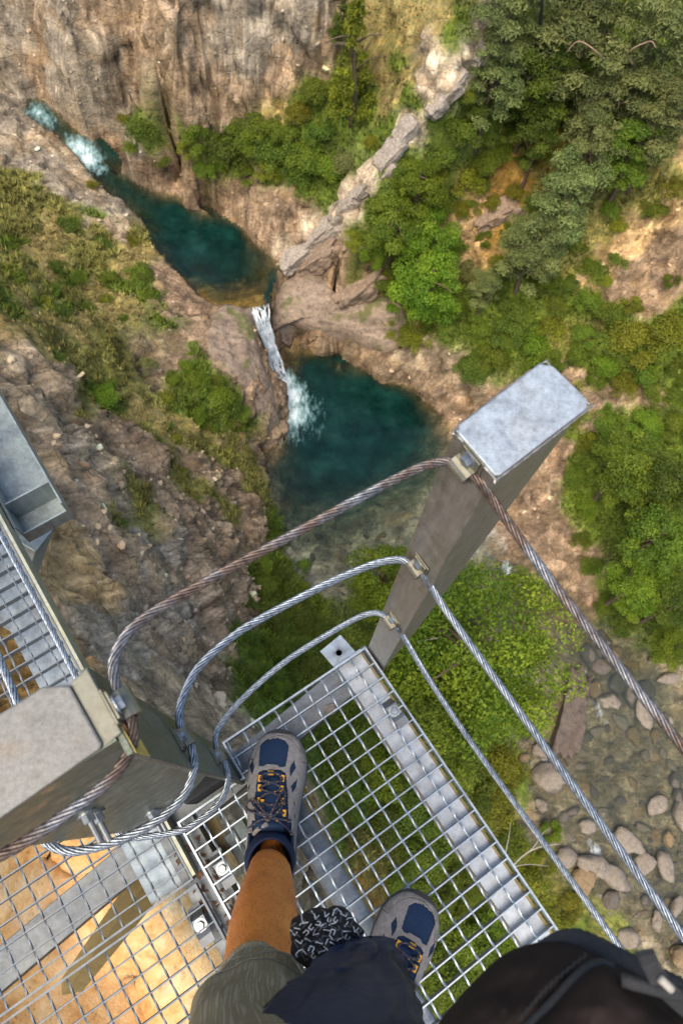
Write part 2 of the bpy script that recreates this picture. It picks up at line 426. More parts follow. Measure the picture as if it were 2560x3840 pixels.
zone('s', (660, 590), (720, 530), (790, 460), (840, 390), (900, 320), (940, 290), (1020, 220), (1060, 160), (1110, 90), (990, 170), (970, 120))
zone('G', (760, 440), (870, 440), (930, 380), (1010, 290), (1080, 210), (1000, 420), (1120, 330), (1230, 300), (1150, 150), (1250, 100), (1400, 80), (1500, 200), (1400, 300), (1500, 330), (950, 520), (860, 560), (900, 660), (980, 720), (1300, 60), (1200, 40), (1050, 60), (1350, 250))
zone('n', (1150, 420), (1130, 460), (1220, 340), (1180, 380), (860, 720), (1160, 520), (920, 700))
zone('l', (1150, 490), (1110, 510), (1080, 530), (1410, 590), (1370, 640), (1470, 540), (1540, 490), (1330, 650), (1560, 340))
zone('w', (1440, 660), (1500, 600), (1560, 560), (1480, 650), (1420, 680))
zone('m', (1430, 500), (1500, 460), (1350, 600), (1300, 620), (1480, 400), (1568, 420), (1250, 560), (1220, 460))
zone('r', (650, 660), (700, 610), (740, 640), (700, 700), (640, 720), (760, 690), (820, 650), (720, 750), (660, 740), (760, 590), (840, 640))
zone('k', (790, 800), (860, 820), (940, 860), (900, 850), (1000, 890), (680, 770), (1040, 900), (830, 830))
zone('c', (960, 810), (1030, 850), (920, 800), (1060, 880))
zone('G', (850, 750), (920, 750), (1100, 820), (1180, 760), (1250, 820), (1400, 760), (1500, 850), (1540, 760), (1100, 700), (1300, 700), (1010, 760), (1350, 820), (1200, 690), (1450, 860))
zone('m', (960, 760), (820, 720), (1290, 790), (1380, 720), (1330, 900))
zone('r', (1330, 880), (1420, 910), (1500, 920), (1360, 950), (1090, 950), (1060, 930), (1220, 1080), (1250, 1150), (1200, 1200), (1280, 1250), (1310, 1330), (1230, 1300), (1180, 1120), (1330, 1400), (1270, 1050), (1240, 1380))
zone('G', (1310, 1080), (1340, 1150), (1400, 1000), (1500, 1000), (1500, 1150), (1450, 1250), (1568, 1300), (1330, 1230), (1400, 1380), (1540, 1420), (1568, 1050), (1420, 1120))
zone('b', (1440, 1540), (1500, 1600), (1380, 1660), (1250, 1700), (1300, 1800), (1400, 1800), (1500, 1800), (1350, 1950), (1450, 1950), (1540, 2000), (1480, 2100), (1568, 1700), (1540, 2200), (1230, 1850), (1330, 1560), (1568, 1850))
zone('p', (900, 1150), (860, 1200), (800, 1240), (930, 1080), (950, 1130), (760, 1280), (720, 1330), (980, 1180), (1060, 1240), (740, 1200), (880, 1120), (700, 1250))
zone('d', (760, 940), (830, 970), (720, 1000), (650, 1100), (780, 870), (900, 940), (690, 1150), (740, 1080), (820, 1050), (430, 540), (380, 500), (480, 570), (330, 470), (270, 410), (540, 600), (440, 600), (500, 640))
zone('n', (560, 690), (600, 660), (520, 680))
# left bank
zone('g', (20, 300), (60, 380), (110, 400), (40, 230), (150, 440), (200, 470), (250, 480), (0, 200))
zone('c', (90, 330), (180, 420), (230, 520), (280, 530))
zone('m', (60, 420), (40, 520), (150, 560), (240, 560), (100, 660), (20, 620), (200, 600), (180, 690), (320, 540), (120, 480), (0, 440))
zone('y', (80, 590), (130, 620), (200, 650), (250, 700), (60, 700), (160, 740), (280, 620), (110, 540), (300, 570), (30, 780))
zone('G', (310, 640), (180, 640), (260, 640), (330, 690), (360, 730), (0, 560), (20, 700), (130, 700), (220, 500))
zone('r', (350, 640), (400, 670), (450, 690), (400, 700), (510, 740), (540, 780), (480, 760), (560, 830), (590, 900), (470, 800), (520, 810), (600, 880), (620, 930), (550, 730))
zone('k', (400, 760), (380, 830), (360, 720), (420, 790), (620, 1000), (640, 950), (600, 1000))
zone('G', (440, 860), (470, 920), (520, 930), (550, 960), (430, 960), (500, 980), (430, 800), (240, 910))
zone('y', (340, 960), (390, 990), (300, 930), (430, 1010), (480, 1000), (540, 1020))
zone('k', (300, 1010), (250, 980), (200, 990), (360, 1100), (420, 1150), (480, 1180), (550, 1200), (300, 1090), (450, 1080), (520, 1110), (390, 1200), (540, 1150), (450, 1230), (500, 1280), (330, 1050), (560, 1240))
zone('c', (60, 920), (130, 1000), (60, 850), (180, 1060), (250, 1130), (240, 1050), (120, 930), (100, 880), (20, 880), (280, 1180))
zone('t', (180, 1150), (220, 1230), (300, 1280), (150, 1090), (340, 1350), (280, 1380), (400, 1330), (460, 1350), (420, 1450), (330, 1470), (240, 1340))
zone('g', (330, 1250), (260, 1420), (380, 1400), (300, 1440), (450, 1420), (280, 1500), (350, 1540), (400, 1300), (230, 1480))
zone('l', (140, 1200), (170, 1250), (150, 1300), (190, 1330), (130, 1150), (170, 1380))
zone('m', (320, 1180), (300, 1150), (500, 1060), (560, 1080), (450, 1130), (520, 1040), (560, 1110), (250, 1210), (570, 1060))
zone('m', (350, 950), (410, 1000), (460, 1040), (540, 1060), (575, 1130), (480, 1140), (300, 1180), (430, 1110), (200, 850), (150, 790), (240, 770), (270, 870), (180, 930), (330, 1010), (520, 1170), (390, 1060))
zone('G', (1390, 870), (1440, 890), (1520, 900), (1400, 960), (1480, 970), (1340, 1010), (1360, 690), (1300, 640), (1240, 600))
zone('k', (520, 1400), (490, 1450), (560, 1370), (510, 1360), (470, 1500), (500, 1330))
zone('c', (440, 1620), (480, 1660), (400, 1600), (520, 1680), (460, 1700), (550, 1700), (420, 1680), (350, 1620))
zone('G', (600, 1350), (650, 1380), (620, 1460), (700, 1440), (560, 1480), (650, 1560), (580, 1560), (720, 1380), (640, 1300), (620, 1230), (680, 1640), (600, 1620))
zone('G', (720, 1700), (800, 1700), (900, 1650), (1000, 1600), (850, 1850), (950, 1850), (1050, 1900), (1000, 2050), (1100, 2100), (950, 2200), (1050, 2250), (1150, 1950), (1150, 1800), (1200, 2100), (1100, 1700), (1300, 2150), (1400, 2250), (900, 1450), (1000, 1450), (850, 1750), (780, 1900))
zone('m', (1180, 1880), (1220, 2000), (1260, 2060), (1150, 2050), (1350, 2200), (840, 1950), (800, 2000))
zone('c', (560, 1880), (600, 1950), (520, 1900), (690, 2050), (700, 2120), (480, 1930), (540, 1980), (740, 2060), (620, 2060), (660, 1950))
zone('n', (830, 2090), (850, 2130), (800, 2060), (720, 1920))
for i in range(len(LEDGE) - 1):
    pass
for (x, y) in ((100, 2000), (200, 2100), (300, 2050), (400, 2100), (350, 2250), (200, 2280), (50, 2150), (420, 2300), (300, 1950), (150, 2330), (450, 2230), (40, 1480), (80, 1560), (20, 1600), (140, 1620), (-100, 2000), (250, 2200)):
    ZP.append(('o', hit(x, y)))
ZPk = [k for k, _ in ZP]; ZPx = np.array([p for _, p in ZP])
ZCol = np.array([ZC[k][0] for k in ZPk]); ZVeg = np.array([ZC[k][1] for k in ZPk], float)

def build_terrain():
    # slopes of the plain height field give the direction in which roughness pushes
    gyv, gxv = np.gradient(GZ, gy, gx)
    nz = 1 / np.sqrt(1 + gxv ** 2 + gyv ** 2); nx, ny = -gxv * nz, -gyv * nz
    x, y, z = GX.ravel(), GY.ravel(), GZ.ravel()
    wx = x + .55 * fbm(x * .9, y * .9, z * .9, 3) + .15 * vnoise(x * 4, y * 4, z * 4); wy = y + .55 * fbm(x * .9 + 50, y * .9, z * .9, 3) + .15 * vnoise(x * 4 + 9, y * 4, z * 4)
    wz = z + .3 * fbm(x * .9, y * .9 + 70, z * .9, 2)
    col = np.zeros((len(x), 3)); veg = np.zeros(len(x))
    for a in range(0, len(x), 20000):
        s_ = slice(a, a + 20000)
        d2 = (wx[s_, None] - ZPx[None, :, 0]) ** 2 + (wy[s_, None] - ZPx[None, :, 1]) ** 2 + .6 * (wz[s_, None] - ZPx[None, :, 2]) ** 2
        w = 1 / (d2 + .02) ** 3.; w /= w.sum(1)[:, None]
        col[s_] = w @ ZCol; veg[s_] = w @ ZVeg
    steep = 1 - nz.ravel()
    rock = 1 - veg
    # layered strata dipping across the gorge
    sdir = .55 * x - .35 * y + 1.0 * z
    strata = ridge(sdir * .8 + .6 * fbm(x * .3, y * .3, z * .3, 2), (x + y) * .10, z * .1, 3)
    big = fbm(x * .28, y * .28, z * .28, 3)
    med = ridge(x * .7, y * .7, z * .7, 4)
    fin = fbm(x * 2.6, y * 2.6, z * 2.6, 3)
    far = np.clip((np.hypot(x, y) - 2.) / 5., .22, 1)
    crev = np.exp(-np.abs(vnoise(x * .45 + 5, y * .45, z * .45 + .5 * vnoise(x, y, z))) / .035) + .6 * np.exp(-np.abs(vnoise(x * 1.1 + 25, y * 1.1, z * 1.1 + .4 * vnoise(x * 2, y * 2, z * 2))) / .05)
    blk = np.abs(vnoise(x * .9 + 3, y * .9, z * 1.6)) + .5 * np.abs(vnoise(x * 2.1 + 3, y * 2.1, z * 3.2)) + .28 * np.abs(vnoise(x * 4.3, y * 4.3 + 8, z * 6))
    disp = far * (rock * (.22 * big + .22 * strata + .16 * (med - .6) + .36 * (blk - .5) + .05 * fin - .30 * crev) + veg * (.20 * big + .11 * fin + .04 * med))
    fin2 = fbm(x * 5.5, y * 5.5, z * 5.5, 2); disp = disp + far * .03 * fin2
    disp = disp * np.clip(WDIST.ravel() / 1.6, .25, 1)
    # keep the pools' beds and rims quieter
    sp_ = at(560, 800, -24.3); disp = disp * (1 - .5 * np.exp(-((x - sp_[0]) ** 2 + (y - sp_[1]) ** 2) / 6.))
    disp = np.where(inpoly(x, y, _lp), np.minimum(disp, 0.) * .3, disp)
    wet = np.clip((-27.6 - z) / .6, 0, 1)
    disp = disp * (1 - .75 * wet)
    p = np.stack([x + nx.ravel() * disp * 1.2, y + ny.ravel() * disp * 1.2, z + nz.ravel() * disp], 1)
    # vein and weathering colour, small-scale; colour also darkened in the sunken crevices
    f1 = fbm(x * 1.3 + 7, y * 1.3, z * 1.3, 4); f2 = fbm(x * 4.1, y * 4.1 + 3, z * 4.1, 3)
    col = col * (1 + rock[:, None] * (np.array([1.07, 1.0, .86]) - 1))
    f3 = ridge(x * 1.9 + 4, y * 1.9, z * 1.9, 3)
    col = col * (1 + .30 * f1[:, None] + .25 * f2[:, None]) * (1 - .45 * rock * np.clip(crev, 0, 1))[:, None]
    col = np.where((rock * (f3 - .9) > .1)[:, None], col * 1.45 + .02, col)
    global TVEG, TCOL
    TVEG = veg.reshape(GX.shape); TCOL = col.reshape(GX.shape + (3,))
    ny_, nx_ = GX.shape
    idx = np.arange(ny_ * nx_).reshape(ny_, nx_)
    F = np.stack([idx[:-1, :-1], idx[:-1, 1:], idx[1:, 1:], idx[1:, :-1]], -1).reshape(-1, 4)
    me = bpy.data.meshes.new('terrain')
    me.vertices.add(len(p)); me.vertices.foreach_set('co', p.astype(np.float32).ravel())
    me.loops.add(F.size); me.loops.foreach_set('vertex_index', F.astype(np.int32).ravel())
    me.polygons.add(len(F)); me.polygons.foreach_set('loop_start', np.arange(0, F.size, 4, dtype=np.int32))
    me.polygons.foreach_set('use_smooth', np.ones(len(F), bool))
    me.update(calc_edges=True)
    ca = me.color_attributes.new('cover', 'FLOAT_COLOR', 'POINT')
    ca.data.foreach_set('color', np.c_[np.clip(col, .01, .9), veg].astype(np.float32).ravel())
    me.materials.append(mat_terrain()); me.materials.append(mat_gold())
    fi = np.zeros(len(F), np.int32); near = (GZ > -5.0) & (GX < .6) & (GY < .6); fi[(near[:-1, :-1] & near[1:, 1:]).ravel()] = 1
    me.polygons.foreach_set('material_index', fi)
    o = bpy.data.objects.new('terrain', me); COL.objects.link(o)
    tag(o, 'rocky gorge with cliffs, grassy banks and a stony stream bed', 'ground', kind='structure')
    return p
def mat_gold():
    m, nt, b = newmat('golden_limestone'); L = nt.links; v = texco(nt)
    n1 = noise(nt, 3.4, 8, .66, v); n2 = noise(nt, 13, 7, .7, v); n3 = noise(nt, 45, 5, .6, v); n4 = noise(nt, 5.5, 6, .62, v)
    c = ramp(nt, [(.30, (.42, .19, .07)), (.43, (.66, .38, .14)), (.54, (.76, .53, .26)), (.68, (.78, .65, .44))], n1)
    r2 = ramp(nt, [(.28, (.45, .36, .28)), (.42, (.92, .88, .82)), (.6, (1.02, 1.02, 1.02)), (.75, (1.08, 1.1, 1.15))], n2)
    c = mixc(nt, c.outputs[0], r2.outputs[0], 1, 'MULTIPLY')
    pk = ramp(nt, [(.60, (0, 0, 0)), (.72, (.55, .55, .55))], n4); c = mixc(nt, c, (.62, .40, .32), pk.outputs[0])
    sp = ramp(nt, [(.33, (.22, .21, .19)), (.40, (1, 1, 1))], noise(nt, 22, 7, .78, v)); c = mixc(nt, c, sp.outputs[0], .75, 'MULTIPLY')
    L.new(c, b.inputs['Base Color']); b.inputs['Roughness'].default_value = .85; b.inputs['Specular IOR Level'].default_value = .2
    h = N(nt, 'ShaderNodeMath', operation='MULTIPLY_ADD'); L.new(n3, h.inputs[0]); h.inputs[1].default_value = .25; L.new(n2, h.inputs[2])
    bump(nt, b, h.outputs[0], .5, .03); return m
def mat_terrain():
    m, nt, b = newmat('gorge_rock_and_turf')
    L = nt.links
    at_ = N(nt, 'ShaderNodeVertexColor', layer_name='cover')
    v = texco(nt)
    vs = N(nt, 'ShaderNodeMapping'); L.new(v, vs.inputs[0]); vs.inputs['Rotation'].default_value = (.35, .7, -.5); vs.inputs['Scale'].default_value = (.55, 1.0, 1.25)
    n1 = noise(nt, 1.6, 8, .62, vs.outputs[0]); n2 = noise(nt, 9, 6, .65, v); n3 = noise(nt, 28, 5, .6, v)
    vo = N(nt, 'ShaderNodeTexVoronoi', feature='DISTANCE_TO_EDGE'); vo.inputs['Scale'].default_value = 1.7
    wv = N(nt, 'ShaderNodeMix', data_type='VECTOR'); wv.inputs[0].default_value = .25
    nn = N(nt, 'ShaderNodeTexNoise'); nn.inputs['Scale'].default_value = 2.2; nn.inputs['Detail'].default_value = 5; L.new(v, nn.inputs['Vector'])
    L.new(vs.outputs[0], wv.inputs[4]); L.new(nn.outputs['Color'], wv.inputs[5]); L.new(wv.outputs[1], vo.inputs['Vector'])
    crack = ramp(nt, [(0, (.35, .33, .32)), (.012, (.75, .74, .73)), (.035, (1, 1, 1))], vo.outputs['Distance'])
    r1 = ramp(nt, [(.28, (.42, .40, .40)), (.5, (1, 1, 1)), (.72, (1.5, 1.46, 1.4))], n1)
    r2 = ramp(nt, [(.3, (.5, .48, .46)), (.5, (1, 1, 1)), (.7, (1.55, 1.5, 1.45))], n2)
    rock = mixc(nt, at_.outputs[0], r1.outputs[0], 1, 'MULTIPLY'); rock = mixc(nt, rock, r2.outputs[0], .8, 'MULTIPLY'); rock = mixc(nt, rock, crack.outputs[0], .45, 'MULTIPLY')
    # pale chips and rusty lichen
    vc = N(nt, 'ShaderNodeTexVoronoi'); vc.inputs['Scale'].default_value = 6.5; L.new(v, vc.inputs['Vector'])
    chip = ramp(nt, [(.0, (0, 0, 0)), (.74, (0, 0, 0)), (.80, (1, 1, 1))], noise(nt, 5.5, 5, .75, v))
    rock = mixc(nt, rock, (.52, .46, .40), chip.outputs[0])
    rust = ramp(nt, [(.56, (0, 0, 0)), (.70, (.55, .55, .55))], noise(nt, .9, 6, .6, v))
    rock = mixc(nt, rock, (.36, .22, .09), rust.outputs[0])
    g2 = ramp(nt, [(.3, (.35, .42, .3)), (.48, (.9, .95, .85)), (.62, (1.5, 1.3, 1.0)), (.78, (2.2, 1.7, 1.1))], noise(nt, 5., 8, .7, v))
    grass = mixc(nt, at_.outputs[0], g2.outputs[0], 1, 'MULTIPLY')
    mm = N(nt, 'ShaderNodeMath', operation='ADD'); L.new(at_.outputs[1], mm.inputs[0])
    ms = N(nt, 'ShaderNodeMath', operation='MULTIPLY_ADD'); L.new(noise(nt, 2.8, 6, .65, v), ms.inputs[0]); ms.inputs[1].default_value = 1.6; ms.inputs[2].default_value = -.8
    L.new(ms.outputs[0], mm.inputs[1])
    mk = ramp(nt, [(.42, (0, 0, 0)), (.58, (1, 1, 1))], mm.outputs[0])
    L.new(mixc(nt, rock, grass, mk.outputs[0]), b.inputs['Base Color'])
    b.inputs['Roughness'].default_value = .85; b.inputs['Specular IOR Level'].default_value = .25
    h = N(nt, 'ShaderNodeMath', operation='ADD'); L.new(n1, h.inputs[0])
    h2 = N(nt, 'ShaderNodeMath', operation='MULTIPLY'); L.new(n2, h2.inputs[0]); h2.inputs[1].default_value = .45; 
    h3 = N(nt, 'ShaderNodeMath', operation='MULTIPLY_ADD'); L.new(n3, h3.inputs[0]); h3.inputs[1].default_value = .16; L.new(h2.outputs[0], h3.inputs[2])
    L.new(h3.outputs[0], h.inputs[1])
    cr = N(nt, 'ShaderNodeMath', operation='MULTIPLY_ADD'); L.new(crack.outputs[0], cr.inputs[0]); cr.inputs[1].default_value = .25; L.new(h.outputs[0], cr.inputs[2])
    bump(nt, b, cr.outputs[0], 1.0, .13)
    return m
TP = build_terrain()

# ------------------------------------------------------------------ water
from mathutils.geometry import tessellate_polygon
def mat_water(name, shallow):
    m, nt, b = newmat(name)
    L = nt.links
    a = N(nt, 'ShaderNodeVertexColor', layer_name='water')     # r: depth of water under the surface, g: churned-up foam
    sp = N(nt, 'ShaderNodeSeparateColor'); L.new(a.outputs[0], sp.inputs[0])
    v = texco(nt)
    n1 = noise(nt, 3.2, 5, .6, v); n2 = noise(nt, 11, 4, .6, v)
    deep = ramp(nt, [(0, (.03,) * 3), (.05, (.12,) * 3), (.15, (.32,) * 3), (.4, (.65,) * 3)] if shallow else [(0, (0,) * 3), (.06, (.06,) * 3), (.20, (.42,) * 3), (.45, (.86,) * 3), (.65, (.95,) * 3)], sp.outputs[0])
    tint = ramp(nt, [(0, (.96, .97, .95)), (.2, (.72, .78, .64)), (.6, (.30, .52, .44))], sp.outputs[0])
    tr = N(nt, 'ShaderNodeBsdfTransparent'); L.new(tint.outputs[0], tr.inputs[0])
    df = N(nt, 'ShaderNodeBsdfDiffuse')
    dc = ramp(nt, [(.3, (.002, .013, .011)), (.52, (.004, .027, .021)), (.72, (.010, .048, .038))], noise(nt, 1.1, 4, .6, v))
    if shallow:
        for e_, c_ in zip(dc.color_ramp.elements, ((.034, .050, .050), (.068, .088, .086), (.12, .145, .14))): e_.color = (*c_, 1)
    L.new(dc.outputs[0], df.inputs[0])
    m1 = N(nt, 'ShaderNodeMixShader'); L.new(deep.outputs[0], m1.inputs[0]); L.new(tr.outputs[0], m1.inputs[1]); L.new(df.outputs[0], m1.inputs[2])
    gl = N(nt, 'ShaderNodeBsdfGlossy'); gl.inputs['Roughness'].default_value = .07
    fr = N(nt, 'ShaderNodeFresnel'); fr.inputs[0].default_value = 1.33
    bp = N(nt, 'ShaderNodeBump'); bp.inputs['Strength'].default_value = .22; bp.inputs['Distance'].default_value = .06
    hs = N(nt, 'ShaderNodeMath', operation='MULTIPLY_ADD'); L.new(n2, hs.inputs[0]); hs.inputs[1].default_value = .35; L.new(n1, hs.inputs[2]); L.new(hs.outputs[0], bp.inputs['Height'])
    L.new(bp.outputs[0], gl.inputs['Normal']); L.new(bp.outputs[0], fr.inputs['Normal'])
    m2 = N(nt, 'ShaderNodeMixShader'); L.new(fr.outputs[0], m2.inputs[0]); L.new(m1.outputs[0], m2.inputs[1]); L.new(gl.outputs[0], m2.inputs[2])
    fo = N(nt, 'ShaderNodeBsdfDiffuse')
    vf = N(nt, 'ShaderNodeMapping'); L.new(v, vf.inputs[0]); vf.inputs['Rotation'].default_value = (0, 0, .5); vf.inputs['Scale'].default_value = (1.6, .7, 1)
    fn = noise(nt, 3.6, 7, .7, vf.outputs[0])
    fa = N(nt, 'ShaderNodeMath', operation='MULTIPLY_ADD'); L.new(sp.outputs[1], fa.inputs[0]); fa.inputs[1].default_value = 1.25; 
    fb = N(nt, 'ShaderNodeMath', operation='MULTIPLY_ADD'); L.new(fn, fb.inputs[0]); fb.inputs[1].default_value = 1.3; fb.inputs[2].default_value = -.95; L.new(fb.outputs[0], fa.inputs[2])
    ff = ramp(nt, [(.12, (0, 0, 0)), (.75, (1, 1, 1))], fa.outputs[0])
    fc = ramp(nt, [(.15, (.5, .56, .56)), (.4, (.72, .77, .78)), (.9, (.84, .88, .88))] if shallow else [(.15, (.10, .26, .26)), (.5, (.40, .58, .58)), (.9, (.80, .86, .86))], fa.outputs[0]); L.new(fc.outputs[0], fo.inputs[0])
    m3 = N(nt, 'ShaderNodeMixShader'); L.new(ff.outputs[0], m3.inputs[0]); L.new(m2.outputs[0], m3.inputs[1]); L.new(fo.outputs[0], m3.inputs[2])
    L.new(m3.outputs[0], nt.nodes['Material Output'].inputs['Surface'])
    return m
WATER = mat_water('pool_water_surface', False); WATER_S = mat_water('stream_water_surface', True)
def water_sheet(name, label, poly_px, zfun, foam, step=.14, mat=None):
    """a sheet over the outline (sighted at its own level); zfun(x, y) gives the level"""
    poly = [at(x, y, z)[:2] for (x, y, z) in poly_px]
    pa = np.array(poly)
    xs = np.arange(pa[:, 0].min() - step, pa[:, 0].max() + step, step); ys = np.arange(pa[:, 1].min() - step, pa[:, 1].max() + step, step)
    X, Y = np.meshgrid(xs, ys)
    Z = zfun(X, Y) + .02 * fbm(X * 1.5, Y * 1.5, 0, 3)
    Hh = height(X, Y)
    dep = np.clip(Z - Hh, 0, 6)
    fm = np.zeros_like(X)
    for (fx, fy, fz, r, s_) in foam:
        c = at(fx, fy, fz); fm = np.maximum(fm, s_ * np.clip(1 - np.hypot(X - c[0], Y - c[1]) / r, 0, 1) ** .8)
    Z = Z + .05 * fm * (fbm(X * 3, Y * 3, 1, 3) + .4)
    ins = inpoly(X, Y, poly)
    idx = np.arange(X.size).reshape(X.shape)
    k = ins[:-1, :-1] | ins[1:, :-1] | ins[:-1, 1:] | ins[1:, 1:]
    F = np.stack([idx[:-1, :-1], idx[:-1, 1:], idx[1:, 1:], idx[1:, :-1]], -1)[k]
    used = np.unique(F); mp = -np.ones(X.size, int); mp[used] = np.arange(len(used)); F = mp[F]
    p = np.stack([X.ravel(), Y.ravel(), Z.ravel()], 1)[used]
    me = bpy.data.meshes.new(name); me.from_pydata(p.tolist(), [], F.tolist())
    me.polygons.foreach_set('use_smooth', np.ones(len(F), bool))
    ca = me.color_attributes.new('water', 'FLOAT_COLOR', 'POINT')
    ca.data.foreach_set('color', np.c_[np.clip(dep.ravel()[used] / 4., 0, 1), np.clip(fm.ravel()[used], 0, 1), np.zeros(len(used)), np.ones(len(used))].astype(np.float32).ravel())
    me.materials.append(mat or WATER)
    o = bpy.data.objects.new(name, me); COL.objects.link(o)
    return tag(o, label, 'water', kind='structure')
water_sheet('upper_pool_water', 'dark green upper pool of the river above the small waterfall',
            [(60, 215, -23.4), (110, 225, -23.4), (230, 320, -24.3), (340, 425, ZU), (480, 480, ZU), (600, 555, ZU), (640, 600, ZU), (618, 672, ZU), (607, 712, ZU), (575, 714, ZU), (470, 705, ZU), (370, 610, ZU), (310, 500, ZU), (215, 410, ZU), (150, 350, -24), (50, 270, -23.4)],
            LEVEL_UP, [(182, 335, -24, 1.3, .85), (202, 362, -24.3, 1.2, .85), (224, 385, -24.4, 1.1, .6), (85, 255, -23.4, 1.2, .65), (110, 275, -23.6, 1.0, .6)])
water_sheet('lower_pool_water', 'deep teal pool below the waterfall, shallow over pebbles at its near end',
            [(630, 770, ZL), (700, 760, ZL), (800, 810, ZL), (900, 850, ZL), (1010, 900, ZL), (1080, 980, ZL), (1120, 1150, ZL), (1050, 1320, ZL), (900, 1420, ZL), (760, 1450, ZL), (650, 1380, ZL), (590, 1250, ZL), (560, 1050, ZL), (620, 960, ZL), (600, 850, ZL)],
            lambda X, Y: np.full(np.shape(X), ZL), [(648, 880, ZL, 1.1, 1.1), (660, 910, ZL, 1.5, 1.05), (675, 950, ZL, 1.7, .85), (660, 980, ZL, 1.6, .65), (700, 940, ZL, 1.6, .6), (720, 985, ZL, 1.6, .4), (690, 1010, ZL, 1.6, .4)])
water_sheet('stream_water', 'shallow clear stream running between boulders in the lower right',
            [(1020, 1200, -28.3), (1200, 1250, -28.5), (1340, 1400, -29), (1440, 1440, -29.1), (1520, 1560, -29.3), (1650, 1700, -29.6), (1800, 2000, -29.8), (1800, 2350, -30), (1500, 2300, -29.9), (1330, 2150, -29.6), (1200, 1950, -29.2), (1170, 1700, -29), (1120, 1450, -28.6), (980, 1330, -28.2)],
            zlin(at(1080, 1260, -28.2), at(1550, 2150, -29.75)), [(1165, 1312, -28.5, .55, .7), (1158, 1300, -28.5, .4, .6), (1265, 1760, -29.2, .55, .62), (1285, 1775, -29.2, .5, .55), (1250, 1745, -29.2, .45, .5), (1375, 1640, -29.2, .4, .6), (1365, 1625, -29.2, .4, .5), (1385, 1660, -29.2, .35, .45), (1362, 1950, -29.5, .5, .6), (1350, 1935, -29.5, .4, .5), (1372, 1965, -29.5, .35, .5), (1330, 1545, -29.1, .45, .5), (1340, 1570, -29.1, .4, .42), (1560, 1840, -29.5, .4, .4), (1500, 1930, -29.5, .4, .4), (1440, 1760, -29.3, .4, .35)], .10, WATER_S)
def waterfall():
    C_ = np.array([at(x, y, z) for x, y, z, w in FALL]); Wd = np.array([w for *_, w in FALL])
    t = np.linspace(0, len(FALL) - 1, 70)
    cen = np.stack([np.interp(t, range(len(FALL)), C_[:, k]) for k in range(3)], 1); wd = np.interp(t, range(len(FALL)), Wd)
    for _ in range(6): cen[1:-1] = .25 * cen[:-2] + .5 * cen[1:-1] + .25 * cen[2:]
    T = np.gradient(cen, axis=0); side = np.cross(T, [0, 0, 1.]); side /= np.linalg.norm(side, axis=1)[:, None]
    rs = np.random.RandomState(2); mb = MB()
    for k in range(30):
        o = rs.uniform(-.5, .5); i0 = 0 if rs.rand() < .6 else rs.randint(6, 40); i1 = rs.randint(44, 70) if rs.rand() < .75 else min(69, i0 + 22)
        if i1 - i0 < 8: continue
        pth = []; rad = []
        for i in range(i0, i1):
            f = (i - i0) / (i1 - i0); up = np.cross(side[i], T[i]); up /= np.linalg.norm(up); up = up if up[2] > 0 else -up
            of = o * (1.0 + .5 * (i / 70.) ** 2) + .20 * vnoise(k * 3.1, i * .10, 1.) ; pth.append(cen[i] + side[i] * of * wd[i] * 1.05 + up * ((.05 + .08 * vnoise(k * 7.7, i * .16, 3.) + .05 * rs.rand()) * min(1, i / 8.) - .05 * max(0, 1 - i / 6.)))
            rad.append((.010 + .030 * f * (.5 + rs.rand()) + .012 * math.sin(f * 3.1)) * (1.5 if k < 6 else 1))
        rad[0] = .006; mb.tube(pth, rad, 6)
    for k in range(240):           # thrown drops and froth at the foot
        c = cen[-1] + np.array([rs.randn() * .35 + .05, rs.randn() * .4 - .1, abs(rs.randn()) * .10]); r = .008 + .026 * rs.rand() ** 2
        V = [c + r * np.array(q) for q in ((1, 0, 0), (-1, 0, 0), (0, 1, 0), (0, -1, 0), (0, 0, 1), (0, 0, -1))]
        mb.add(V, [(0, 2, 4), (2, 1, 4), (1, 3, 4), (3, 0, 4), (2, 0, 5), (1, 2, 5), (3, 1, 5), (0, 3, 5)])
    m, nt, b = newmat('falling_white_water')
    L = nt.links; v = texco(nt)
    f = ramp(nt, [(.36, (0, 0, 0)), (.62, (1, 1, 1))], noise(nt, 2.2, 6, .65, v))
    L.new(mixc(nt, (.55, .63, .65), (.90, .93, .94), f.outputs[0]), b.inputs['Base Color'])
    b.inputs['Roughness'].default_value = .3; b.inputs['Alpha'].default_value = .78
    o = mb.build('waterfall', m, None, True)
    tag(o, 'narrow white waterfall dropping between the two pools', 'waterfall', kind='structure')
waterfall()
